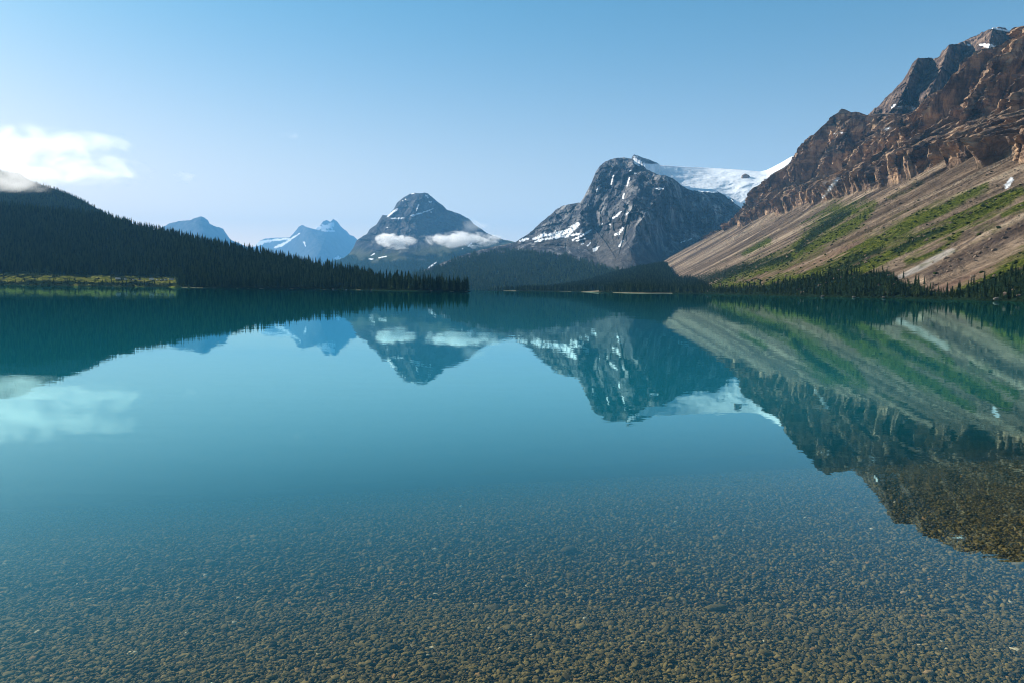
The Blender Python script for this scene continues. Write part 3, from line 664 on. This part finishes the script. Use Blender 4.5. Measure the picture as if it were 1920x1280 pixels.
# single conifers of the front rows
def make_conifer(seed):
    root = bpy.data.objects.new('conifer', None); COL.objects.link(root)
    V, T = conifer(13, 8, seed, wid=.14 + .02 * (seed % 3), droop=.6, gap=.08)
    cr = link('crown', mesh_np('crown', V, None, T, {'tint': np.full(len(V), .08)}, smooth=False), M_tree, root)
    a = np.arange(7) * 2 * math.pi / 7
    rings = []
    for z, q in ((-.05, .016), (.25, .013), (.6, .007), (.98, .002)):
        rings.append(np.stack([np.cos(a) * q, np.sin(a) * q, np.full(7, z)], -1))
    TV = np.concatenate(rings); Q = []
    for r_ in range(3):
        for i in range(7): Q.append((r_ * 7 + i, r_ * 7 + (i + 1) % 7, r_ * 7 + 7 + (i + 1) % 7, r_ * 7 + 7 + i))
    link('trunk', mesh_np('trunk', TV, np.array(Q)), M_bark, root)
    return root
protos = [make_conifer(50 + i) for i in range(6)]; used = [False] * 6
def place_conifer(p, h, label, group, cat='conifer'):
    k = random.randrange(6)
    if not used[k]: o = protos[k]; used[k] = True
    else:
        o = protos[k].copy(); COL.objects.link(o)
        for ch in protos[k].children:
            c = ch.copy(); COL.objects.link(c); c.parent = o
    o.location = p; w = random.uniform(.8, 1.15)
    o.scale = (h * w, h * w, h); o.rotation_euler = (0, 0, random.uniform(0, 6.28))
    tag(o, label, cat, group)
def grid_at(rel, px, py):
    d = (rel['px'] - px) ** 2 + ((rel['py'] - py) * 3) ** 2
    return rel['P'].reshape(-1, 3)[d.argmin()]
wallrel = dict(P=wall_P[:row_k], px=wall_px[:row_k], py=wall_py[:row_k])
def row(rel, xs, line, hr, label, group, dy=(0, 3), zmin=0.3):
    for x in xs:
        p = None
        for tr_ in range(6):
            y = lerp_pts(line, x) - random.uniform(*dy) - tr_ * .6
            p = grid_at(rel, x, y)
            if p[2] > zmin: break
        place_conifer((p[0], p[1], p[2] - .2), random.uniform(*hr), label, group)
row(hill, [722 + i * 158 / 62 + random.uniform(-1, 1) for i in range(62)], SHORE_L, (11, 18.5), 'dark conifer in the front row of the low wooded point', 'front row conifers of the low wooded point', (1, 5))
row(hill, [338 + i * 380 / 88 + random.uniform(-2, 2) for i in range(88)], SHORE_L, (11, 19), 'dark conifer at the water edge between meadow and wooded point', 'waterline conifers below the left hill', (.8, 3.5))
row(hill, [186 + i * 142 / 20 + random.uniform(-2, 2) for i in range(20)], SHORE_L, (6, 11), 'small dark conifer on the bank below the parked vehicles', 'small bank conifers below the parked vehicles', (.8, 3))
SHORE_R = [(1290, 551.4), (1320, 551.6), (1400, 554), (1500, 556.8), (1600, 559), (1720, 560.7), (1850, 563), (1920, 566)]
row(wallrel, [1372 + i * 540 / 86 + random.uniform(-3, 3) for i in range(86)], SHORE_R, (3.5, 8.5), 'dark conifer at the foot of the right scree slope near the water', 'waterline conifers below the right scree slope', (1.5, 7), .8)
def lone(rel, x, y, h, label):
    p = grid_at(rel, x, y); place_conifer((p[0], p[1], p[2] - .2), h, label, None)
lone(wallrel, 1715, 556, 17.5, 'tall dark conifer, left of the tallest close pair on the right shore')
lone(wallrel, 1721, 556, 16.5, 'tall dark conifer, right of the tallest close pair on the right shore')
lone(wallrel, 1669, 553, 17, 'tall dark conifer beside the foot of the pale debris channel')
lone(wallrel, 1428, 545, 8, 'lone small conifer standing on the bare toe of scree')
lone(hill, 101, 534, 11, 'lone dark conifer on the meadow bank, left of two')
lone(hill, 127, 535, 13, 'taller lone dark conifer on the meadow bank, right of two')
lone(hill, 33, 520, 8, 'small dark conifer at the back of the sunlit meadow near its left end')
lone(hill, 209, 531, 9, 'dark conifer in front of the long white motorhome')

# ------------------------------------------------------------------ bushes in the meadow
def blob_template(seed, n=1):
    me = bpy.data.meshes.new('b')
    import bmesh
    bm = bmesh.new(); bmesh.ops.create_icosphere(bm, subdivisions=n, radius=1)
    V = np.array([v_.co[:] for v_ in bm.verts]); T = np.array([[v_.index for v_ in f_.verts] for f_ in bm.faces]); bm.free(); bpy.data.meshes.remove(me)
    r = np.random.default_rng(seed)
    return V * (1 + (.35 if n < 3 else .1) * r.uniform(-1, 1, (len(V), 1))), T
M_bush = simple_mat('bush_leaves', (0.05, 0.065, 0.02), 0.9, vary=.6, scale=1.2)
bt = [blob_template(i, 1) for i in range(4)]
bp = scatter(hill['P'], (hill['attrs']['meadow'] > .5) * (hill['px'] < 330) * (.12 + (hill['attrs']['veg'] < .5)) * (hill['P'][..., 2] > .5), 0.009, 21, 2600)
V, T, A = forest_mesh(bp, rng.uniform(.6, 1.9, len(bp)) ** 1.5, [(v_ * np.array([.8, .8, .75]) + np.array([0, 0, .45]), f_) for v_, f_ in bt], 22)
tag(link('shrubbery', mesh_np('shrubbery', V, None, T, smooth=False), M_bush), 'low bushes scattered over the sunlit meadow', kind='stuff')

mp_ = scatter(hill['P'], (hill['attrs']['meadow'] > .5) * (hill['px'] < 330) * (hill['P'][..., 2] > .5) * (.15 + (hill['py'] > lerp_pts(SHORE_L, hill['px']) - 9) + (hill['py'] < 519)), 0.0035, 41, 420)
stuff_forest('meadow_saplings', mp_, rng.uniform(2.5, 8, len(mp_)), T_mid, 42, 'small conifers scattered over the meadow and its bank', (0, .35))
def clumps(name, pts, size, tmpl, mat, label, seed, sq=(1.3, 1.3, .9), lift=.3):
    V, T, A = forest_mesh(pts, size, [(v_ * np.array(sq) * .5 + np.array([0, 0, lift]), f_) for v_, f_ in tmpl], seed, (0, 1))
    tag(link(name, mesh_np(name, V, None, T, {'tint': A}, smooth=False), mat), label, kind='stuff')
vis = (wall_px[:row_k] < 2080) & (wall_px[:row_k] > 1150)
M_shrub = simple_mat('shrub_leaves', (0.045, 0.062, 0.016), 0.9, vary=.7, scale=.4)
M_rubble = simple_mat('rubble_rock', (0.24, 0.18, 0.135), 0.9, vary=.7, scale=.3)
gp = scatter(wall_P[:row_k], np.clip(attrs['veg'][:row_k] + .03, 0, 1) * vis * (wall_P[:row_k, :, 2] > 2), 0.009, 31, 15000)
clumps('scrub', gp, np.random.default_rng(1).uniform(.6, 3.2, len(gp)), bt, M_shrub, 'dark scrub dotted along the green bands of the scree slope', 32)
rp = scatter(wall_P[:row_k], vis * (wall_P[:row_k, :, 2] > 2) * (.15 + 2.5 * attrs['dark'][:row_k] + sstep(.1, .4, W2[:row_k])), 0.012, 33, 16000)
clumps('rubble', rp, np.random.default_rng(2).uniform(.5, 1.6, len(rp)) ** 2.4 + .3, bt, M_rubble, 'loose boulders and rubble strewn over the scree slope', 34, lift=.1)

# ------------------------------------------------------------------ parked vehicles
import bmesh
def bm_obj(name, bm, mat, parent):
    me = bpy.data.meshes.new(name); bm.to_mesh(me); bm.free()
    return link(name, me, mat, parent)
def prism(bm, prof, w):
    """side profile (x, z) extruded across y"""
    a = [bm.verts.new((x, -w / 2, z)) for x, z in prof]; b = [bm.verts.new((x, w / 2, z)) for x, z in prof]
    bm.faces.new(a[::-1]); bm.faces.new(b); n = len(prof)
    for i in range(n): bm.faces.new((a[i], a[(i + 1) % n], b[(i + 1) % n], b[i]))
def boxb(bm, c, s_):
    m = bmesh.ops.create_cube(bm, size=1.0)
    for v_ in m['verts']: v_.co = Vector((c[0] + v_.co.x * s_[0], c[1] + v_.co.y * s_[1], c[2] + v_.co.z * s_[2]))
M_white = simple_mat('white_paint', (0.8, 0.8, 0.8), 0.25, .4, .3, .05); M_silver = simple_mat('silver_paint', (0.42, 0.45, 0.5), 0.3, .4, .3, .08)
M_blue = simple_mat('blue_paint', (0.1, 0.18, 0.4), 0.3, .4, .3, .08); M_glass = simple_mat('dark_glass', (0.03, 0.035, 0.04), 0.08, .5, .3, .05); M_tyre = simple_mat('tyre_rubber', (0.03, 0.03, 0.03), .8)
def vehicle(name, paint):
    root = bpy.data.objects.new(name, None); COL.objects.link(root)
    if name == 'motorhome': L_, w = 8.0, 2.4; prof = [(-4, .5), (-4, 3.1), (2.9, 3.1), (3.2, 2.5), (2.6, 2.1), (3.0, 1.6), (4, 1.2), (4, .5)]; win = [((-2.6, 2.1), (.9, .7)), ((-.6, 2.1), (1.2, .7)), ((1.5, 2.1), (.9, .7))]; ws = ((2.86, 1.83), .55)
    elif name == 'van': L_, w = 5.4, 2.0; prof = [(-2.7, .4), (-2.7, 2.1), (-2.5, 2.3), (1.2, 2.3), (1.9, 1.4), (2.7, 1.15), (2.7, .4)]; win = [((-1.9, 1.75), (1.1, .55)), ((-.5, 1.75), (1.2, .55)), ((.8, 1.75), (.8, .55))]; ws = ((1.58, 1.86), .8)
    elif name == 'pickup_truck': L_, w = 5.4, 1.9; prof = [(-2.7, .5), (-2.7, 1.15), (-.6, 1.15), (-.5, 1.8), (.7, 1.8), (1.2, 1.15), (2.6, 1.05), (2.7, .5)]; win = [((-.1, 1.45), (.6, .42)), ((.6, 1.42), (.5, .36))]; ws = ((.98, 1.5), .6)
    else: L_, w = 4.6, 1.8; prof = [(-2.3, .35), (-2.3, .95), (-1.6, 1.1), (-1.1, 1.5), (.4, 1.5), (1.1, 1.0), (2.2, .85), (2.3, .35)]; win = [((-.75, 1.23), (.75, .36)), ((.2, 1.23), (.8, .36))]; ws = ((.78, 1.27), .6)
    bm = bmesh.new(); prism(bm, prof, w); bmesh.ops.bevel(bm, geom=bm.edges[:], offset=.06, segments=1, affect='EDGES'); bm_obj('body', bm, paint, root)
    for (cx_, cz_), (sx, sz) in win:
        bm = bmesh.new(); boxb(bm, (cx_, 0, cz_), (sx, w + .03, sz)); bm_obj('window', bm, M_glass, root)
    bm = bmesh.new(); boxb(bm, (0, 0, 0), (.06, w * .84, ws[1])); o = bm_obj('windscreen', bm, M_glass, root); o.location = (ws[0][0] + .03, 0, ws[0][1]); o.rotation_euler = (0, R(-35), 0)
    for sx in (-.31, .31):
        for sy in (-1, 1):
            bm = bmesh.new(); bmesh.ops.create_cone(bm, cap_ends=True, segments=16, radius1=.38, radius2=.38, depth=.25, matrix=Matrix.Translation((L_ * sx, sy * (w / 2 - .1), .38)) @ Matrix.Rotation(R(90), 4, 'X'))
            bm_obj('wheel', bm, M_tyre, root)
    return root
for nm, pt, x, dx, y, rz, lab in [
    ('motorhome', M_white, 221, 0, 525, 8, 'long white motorhome at the left end of the parked vehicles'),
    ('van', M_white, 236, 0, 525.5, 80, 'white van parked nose on just right of the leftmost motorhome'),
    ('pickup_truck', M_silver, 252, 0, 526, 40, 'silver pickup parked alone in the gap right of the white van'),
    ('car', M_blue, 263, 0, 526, 5, 'blue car parked near the middle of the row of vehicles'),
    ('motorhome', M_white, 285, 0, 525.5, 15, 'white motorhome in the middle of the row of vehicles'),
    ('car', M_silver, 295, 0, 526.5, 60, 'silver car parked just right of the middle motorhome'),
    ('car', M_white, 303, 0, 526.5, 20, 'white car in the right half of the row of vehicles'),
    ('van', M_white, 311, 0, 526.5, 75, 'white van just left of the last motorhome'),
    ('motorhome', M_silver, 322, 0, 526.5, 4, 'pale silver motorhome at the right end by the dark trees')]:
    p = grid_at(hill, x, y); o = vehicle(nm, pt)
    o.location = (p[0], p[1], p[2] + .25); o.rotation_euler = (0, 0, R(rz)); o.scale = (1.25,) * 3 if False else (1, 1, 1)
    tag(o, lab, nm.replace('_', ' '), 'vehicles parked above the meadow bank')

# ------------------------------------------------------------------ lake bed
def bed_z(x, y):
    n = (y - 11.2 - 0.43 * x) / 1.09
    return -0.16 - 0.045 * (y - 3) * (y > 0) - 0.10 * np.maximum(n, 0) ** 1.2 + np.maximum(0, 3 - y) * .09
def bed_height(x, y): return bed_z(x, y) + 0.03 * fbm(x / 1.3, y / 1.3, 0 * x, 3)
M_stone = NT('lake_stone'); t = M_stone
ta = t.attr('tint').outputs['Fac']
pc = t.ramp(ta, [(0.0, (0.02, 0.018, 0.009)), (0.3, (0.09, 0.074, 0.028)), (0.55, (0.16, 0.127, 0.046)), (0.85, (0.22, 0.17, 0.066)), (0.95, (0.28, 0.17, 0.075)), (1.0, (0.5, 0.46, 0.33))])
nn = t.noise(30, t.pos(), 5, .7)
pc = t.mix(t.ramp(nn.outputs['Fac'], [(.35, (.5, .5, .5)), (.6, (0, 0, 0))]), pc, (0.03, 0.03, 0.022))
t.bsdf(pc, .8, t.bump(nn.outputs['Fac'], .004), .05); M_stone = t.m
t = NT('bed_silt'); nn = t.noise(9, t.pos(), 8, .7)
t.bsdf(t.ramp(nn.outputs['Fac'], [(.35, (.010, .010, .008)), (.6, (.03, .028, .02))]), .95); M_silt = t.m
gx_ = np.linspace(-40, 40, 260); gy_ = np.linspace(-12, 60, 260)
GX, GY = np.meshgrid(gx_, gy_)
GZ = np.maximum(bed_height(GX, GY) - .02, -14)
tag(link('lake_bed', mesh_np('lake_bed', np.stack([GX, GY, GZ], -1).reshape(-1, 3), grid_quads(260, 260)), M_silt), kind='structure')
def pebbles(n, ymin, ymax, smin, smax, sub, seed, name, label):
    r = np.random.default_rng(seed)
    tm = []
    for k in range(8):
        V, T = blob_template(100 + seed * 10 + k, sub)
        V = V / np.abs(V).max(); rr = np.random.default_rng(k)
        V = V * np.array([1, rr.uniform(.5, .85), rr.uniform(.16, .34)])
        tm.append((V, T))
    y = np.exp(r.uniform(math.log(ymin), math.log(ymax), n)) if False else np.sqrt(r.uniform(ymin ** 2, ymax ** 2, n))
    x = r.uniform(-.74, .74, n) * (y + .6)
    sz = smin + (smax - smin) * r.beta(1.2, 5, n) * np.where(r.random(n) < .03, 1.9, 1)
    z = bed_height(x, y) + r.uniform(-.2, .5, n) * sz * .35
    Vs = []; Ts = []; A = []; off = 0; kd = r.integers(0, 8, n)
    tint = r.beta(2.6, 3.0, n) * .9; tint = np.where(r.random(n) < .0025, 1, tint); tint = np.where(r.random(n) < .008, .94, tint)
    for k, (V, T) in enumerate(tm):
        i = np.where(kd == k)[0]; m = len(i); an = r.uniform(0, 6.28, m)[:, None]; ca, sa = np.cos(an), np.sin(an)
        tx = r.normal(0, .22, m)[:, None]; ty = r.normal(0, .22, m)[:, None]
        S_ = sz[i][:, None]
        vx = V[:, 0] * S_; vy = V[:, 1] * S_; vz = V[:, 2] * S_
        vz, vx = vz + vx * tx, vx - vz * tx
        vz, vy = vz + vy * ty, vy - vz * ty
        W_ = np.stack([vx * ca - vy * sa + x[i][:, None], vx * sa + vy * ca + y[i][:, None], vz + z[i][:, None]], -1)
        Vs.append(W_.reshape(-1, 3)); Ts.append((T[None] + (np.arange(m) * len(V))[:, None, None] + off).reshape(-1, 3)); A.append(np.repeat(tint[i], len(V))); off += m * len(V)
    o = link(name, mesh_np(name, np.concatenate(Vs), None, np.concatenate(Ts), {'tint': np.concatenate(A)}), M_stone)
    tag(o, label, kind='stuff')
pebbles(62000, 4.2, 7.8, .012, .072, 2, 1, 'pebbles', 'flat olive brown pebbles packed over the near lake bed')
pebbles(140000, 7.6, 18, .015, .085, 1, 2, 'pebbles', 'flat pebbles fading into the blue deeper water')
# stones that stand out on the bed
def stone(px, py, s_, tint, label, name='stone'):
    d = at(px, py, 1.0) - np.array([0, 0, CAM_H]); k = CAM_H / -d[2]; x, y = d[0] * k, d[1] * k
    for _ in range(4):
        k = (CAM_H - bed_z(x, y)) / -d[2]; x, y = d[0] * k, d[1] * k
    V, T = blob_template(int(px + py), 3)
    V0 = V / np.linalg.norm(V, axis=1)[:, None]
    V = V0 * (1 + .22 * fbm(V0[:, 0] * 1.4 + px, V0[:, 1] * 1.4, V0[:, 2] * 1.4, 3)[:, None])
    V = V * np.array(s_)
    o = link(name, mesh_np(name, V, None, T, {'tint': np.full(len(V), tint)}), M_stone)
    o.location = (x, y, float(bed_height(np.array([x]), np.array([y]))[0]) + s_[2] * .55); o.rotation_euler = (0, R(random.uniform(-8, 8)), R(random.uniform(-15, 15)))
    tag(o, label, 'stone')
stone(1067, 1032, (.11, .08, .05), .25, 'dark rounded stone sitting proud of the pebbles in mid lake bed')
stone(1343, 1143, (.13, .05, .04), .4, 'long flat slab casting a black shadow under the water')
stone(1278, 1073, (.08, .05, .03), .5, 'flat olive stone above and left of the long slab')
stone(448, 1123, (.030, .024, .016), 1, 'small white pebble alone among grey stones in the left bed')
stone(440, 1168, (.030, .024, .014), 1, 'small white pebble just below another white one in the left bed')
stone(816, 1031, (.040, .028, .014), 1, 'white pebble far out in the middle of the bed')
stone(1097, 1161, (.026, .02, .014), 1, 'tiny pale square pebble near the lower middle of the bed')
stone(1695, 1111, (.040, .03, .022), .97, 'pale pinkish pebble in the right part of the bed')
stone(1526, 1217, (.035, .024, .014), .95, 'orange tan pebble near the bottom of the bed, right of centre')
stone(586, 976, (.16, .09, .03), .1, 'dark flat stone far out where the bed turns blue, the larger of two')
stone(592, 993, (.14, .08, .03), .1, 'dark flat stone just nearer than the larger dark one far out')
stone(1742, 1262, (.05, .03, .02), .96, 'broad pale ochre pebble near the bottom right corner')

# pale boulders along the waterlines
M_bould = simple_mat('pale_boulder', (0.17, 0.155, 0.13), .9, vary=.3)
def boulder(rel, px, py, r_, label):
    p = grid_at(rel, px, py); V, T = blob_template(int(px), 2); V0 = V / np.linalg.norm(V, axis=1)[:, None]
    V = V0 * (1 + .3 * fbm(V0[:, 0] + px, V0[:, 1], V0[:, 2], 2)[:, None]) * np.array([r_ * 1.4, r_, r_ * .7])
    o = link('boulder', mesh_np('boulder', V, None, T, smooth=False), M_bould); o.location = (p[0], p[1] - 1.0, max(p[2], .1)); tag(o, label, 'boulder')
for a in [(hill, 697, 543.5, 1.1, 'pale boulder at the waterline left of the wooded point'), (hill, 625, 543, 1.3, 'pale boulder at the waterline under the left hill, near its middle'),
          (hill, 649, 543.5, .9, 'smaller pale boulder just right of the middle one under the left hill'), (hill, 809, 545.5, 1.0, 'pale boulder at the waterline of the wooded point'),
          (wallrel, 1543, 556, 1.3, 'pale boulder on the right shore, leftmost of three below the dark conifers'), (wallrel, 1600, 557, 1.2, 'pale boulder on the right shore, middle of three below the dark conifers'), (wallrel, 1656, 558.5, 1.1, 'pale boulder on the right shore, rightmost of three below the dark conifers'),
          (wallrel, 1868, 562, 1.6, 'largest pale boulder at the far right end of the shore')]:
    boulder(*a)
# dark rock poking out of the icefield
V, T = blob_template(5, 3); V0 = V / np.linalg.norm(V, axis=1)[:, None]
V = V0 * (1 + .35 * fbm(V0[:, 0] * 1.5, V0[:, 1] * 1.5, V0[:, 2] * 1.5, 3)[:, None]) * np.array([38, 30, 28])
p = at(1398, 333, 6750); o = link('rock_outcrop', mesh_np('rock_outcrop', V, None, T, {k: np.zeros(len(V)) for k in ('scree', 'veg', 'forest', 'snow')}), M_wall); o.location = grid_at(glac, 1398, 333); tag(o, 'brown rock island poking out of the white icefield', 'rock')

# ------------------------------------------------------------------ ground and water
t = NT('ground_earth'); nn = t.noise(.01); t.bsdf(t.ramp(nn.outputs['Fac'], [(.3, (.03, .04, .03)), (.7, (.06, .06, .045))]), .95)
V = np.array([(-30500, -5500, -16), (30500, -5500, -16), (30500, 40500, -16), (-30500, 40500, -16)], float)
tag(link('ground', mesh_np('ground', V, np.array([[0, 1, 2, 3]])), t.m), kind='structure')
t = NT('lake_water')
geo = t.n('NewGeometry'); sx = t.n('SeparateXYZ'); t.l(geo.outputs['Position'], sx.inputs[0])
px_, py_ = sx.outputs['X'], sx.outputs['Y']
n1 = t.noise(1.0, t.pos((.55, 2.2, 1)), 3, .55)
n2 = t.noise(1.0, t.pos((.05, .22, 1)), 2, .5)
n3 = t.noise(1.0, t.pos((4.0, 11.0, 1)), 2, .5)
def cen(nd, amp):
    a = t.n('VectorMath', operation='SUBTRACT'); t.l(nd.outputs['Color'], a.inputs[0]); a.inputs[1].default_value = (.5, .5, .5)
    b = t.n('VectorMath', operation='MULTIPLY'); t.l(a.outputs[0], b.inputs[0]); b.inputs[1].default_value = (amp, amp, 0); return b.outputs[0]
ad = t.n('VectorMath', operation='ADD'); t.l(cen(n1, WAVE1 := .0075), ad.inputs[0]); t.l(cen(n2, .004), ad.inputs[1])
ad2 = t.n('VectorMath', operation='ADD'); t.l(ad.outputs[0], ad2.inputs[0]); t.l(cen(n3, .007), ad2.inputs[1])
ad3 = t.n('VectorMath', operation='ADD'); t.l(ad2.outputs[0], ad3.inputs[0]); ad3.inputs[1].default_value = (0, 0, 1)
nm = t.n('VectorMath', operation='NORMALIZE'); t.l(ad3.outputs[0], nm.inputs[0])
dt = t.n('VectorMath', operation='DOT_PRODUCT'); t.l(geo.outputs['Incoming'], dt.inputs[0]); t.l(nm.outputs[0], dt.inputs[1])
fr_ = t.math('ADD', t.math('MULTIPLY', t.math('POWER', t.math('SUBTRACT', 1.0, t.math('ABSOLUTE', dt.outputs['Value']), clamp=True), 4.35), 0.98), 0.01)
gl = t.n('BsdfGlossy'); gl.inputs['Roughness'].default_value = 0.0; t.l(nm.outputs[0], gl.inputs['Normal']); gl.inputs['Color'].default_value = (.58, .97, 1, 1)
# depth line: silt suspended in the water hides the bed where it is deep
nn_ = t.math('DIVIDE', t.math('SUBTRACT', t.math('SUBTRACT', py_, 11.2), t.math('MULTIPLY', px_, .43)), 1.09)
murk = t.math('SUBTRACT', 1.0, t.math('EXPONENT', t.math('MULTIPLY', t.math('POWER', t.math('MAXIMUM', t.math('ADD', nn_, 5.4), 0.0), 2.0), -0.013)))
sil = t.n('BsdfDiffuse'); t.setin(sil.inputs[0], (0.0, 0.13, 0.15))
trn = t.n('BsdfTransparent'); t.setin(trn.inputs[0], (0.98, 0.96, 0.86))
mb = t.n('MixShader'); t.l(murk, mb.inputs[0]); t.l(trn.outputs[0], mb.inputs[1]); t.l(sil.outputs[0], mb.inputs[2])
mf = t.n('MixShader'); t.l(fr_, mf.inputs[0]); t.l(mb.outputs[0], mf.inputs[1]); t.l(gl.outputs[0], mf.inputs[2])
t.l(mf.outputs[0], t.out.inputs[0]); M_water = t.m
V = np.array([(-9000, -60, 0), (9000, -60, 0), (9000, 5000, 0), (-9000, 5000, 0)], float)
tag(link('lake_water', mesh_np('lake_water', V, np.array([[0, 1, 2, 3]])), M_water), kind='structure')

# ------------------------------------------------------------------ clouds
def cloud(name, px, py, D, wpx, hpx, dep, dens, label, seed, thr=.48, kind='stuff', fall=1.0, lumps=2.2, gain=1.5):
    c = at(px, py, D); sx_, sz_ = wpx / F * D / 2, hpx / F * D / 2
    V, T = blob_template(1, 3); V = V / np.linalg.norm(V, axis=1)[:, None] * np.array([sx_, dep / 2, sz_])
    t = NT('cloud_' + str(seed))
    tc = t.n('TexCoord'); mp_ = t.n('VectorMath', operation='MULTIPLY'); t.l(tc.outputs['Object'], mp_.inputs[0]); mp_.inputs[1].default_value = (1 / sx_, 2 / dep, 1 / sz_)
    ln = t.n('VectorMath', operation='LENGTH'); t.l(mp_.outputs[0], ln.inputs[0])
    k = lumps / (sz_ * 2)
    vv = t.n('VectorMath', operation='MULTIPLY'); t.l(tc.outputs['Object'], vv.inputs[0]); vv.inputs[1].default_value = (k * .55, k * .6, k)
    va = t.n('VectorMath', operation='ADD'); t.l(vv.outputs[0], va.inputs[0]); va.inputs[1].default_value = (seed * 3.7, 1.3, seed)
    nz = t.noise(1.0, va.outputs[0], 8, .66, .5)
    e = t.math('SUBTRACT', 1.0, t.math('POWER', ln.outputs['Value'], 1.6))
    d = t.math('ADD', t.math('SUBTRACT', e, thr), t.math('MULTIPLY', t.math('SUBTRACT', nz.outputs['Fac'], .5), fall))
    d = t.math('MULTIPLY', t.math('MULTIPLY', d, gain, clamp=True), t.math('MULTIPLY', e, 4.0, clamp=True))
    pv = t.n('VolumePrincipled'); t.l(t.math('MULTIPLY', d, dens), pv.inputs['Density']); pv.inputs['Color'].default_value = (1, 1, 1, 1); pv.inputs['Anisotropy'].default_value = .5
    t.l(pv.outputs[0], t.out.inputs['Volume'])
    o = link(name, mesh_np(name, V, None, T), t.m); o.location = c; tag(o, label, kind=kind)
    return o
if CLOUDS := True:
    cloud('cloud', 26, 296, 3150, 410, 140, 380, .0032, 'bright white cloud drifting over the left ridge', 1, .36, fall=7.0, lumps=3.2, gain=1.3)
    cloud('cloud', 158, 320, 3150, 260, 64, 240, .0035, 'tapering white tail of the cloud over the left ridge', 7, .34, fall=7.0, lumps=2.6, gain=1.2)
    cloud('cloud', 170, 272, 3200, 170, 60, 200, .0035, 'thin veil above the tail of the large cloud', 8, .35, fall=3.4, lumps=1.5)
    cloud('mist', 30, 334, 3050, 200, 60, 240, .006, 'warm mist wrapped round the top of the left ridge', 9, .35, fall=2.6, lumps=1.3)
    cloud('cloud', 742, 452, 8500, 92, 36, 340, .016, 'small white cloud on the left flank of the blue peak', 2, .35, fall=4.5, lumps=2.4, gain=2.5)
    cloud('cloud', 865, 450, 8300, 175, 38, 360, .016, 'long white cloud band on the right flank of the blue peak', 3, .36, fall=4.5, lumps=2.6, gain=2.5)
    cloud('cloud', 888, 428, 9000, 90, 44, 300, .003, 'faint wisp curling above the long cloud band', 4, .55, fall=3.5, lumps=1.8)
    cloud('cloud', 544, 255, 9000, 44, 20, 200, .0011, 'tiny faint wisp alone high in the sky', 5, .5, fall=5, lumps=2)
    cloud('cloud', 347, 333, 9000, 44, 22, 200, .001, 'tiny faint wisp low in the sky right of the big cloud', 6, .5, fall=5, lumps=2)

# ------------------------------------------------------------------ haze
HAZE = 3.3e-5
t = NT('haze_air'); pv = t.n('VolumePrincipled'); pv.inputs['Density'].default_value = HAZE; pv.inputs['Color'].default_value = (.19, .56, 1, 1); pv.inputs['Anisotropy'].default_value = .0
t.l(pv.outputs[0], t.out.inputs['Volume'])
bm = bmesh.new(); bmesh.ops.create_cube(bm, size=1.0)
for v_ in bm.verts: v_.co = Vector((v_.co.x * 62000, v_.co.y * 47000 + 17500, -17.5 if v_.co.z < 0 else 3600))
hz = bm_obj('haze', bm, t.m, None); tag(hz, 'thin blue morning haze filling the valley', kind='stuff')
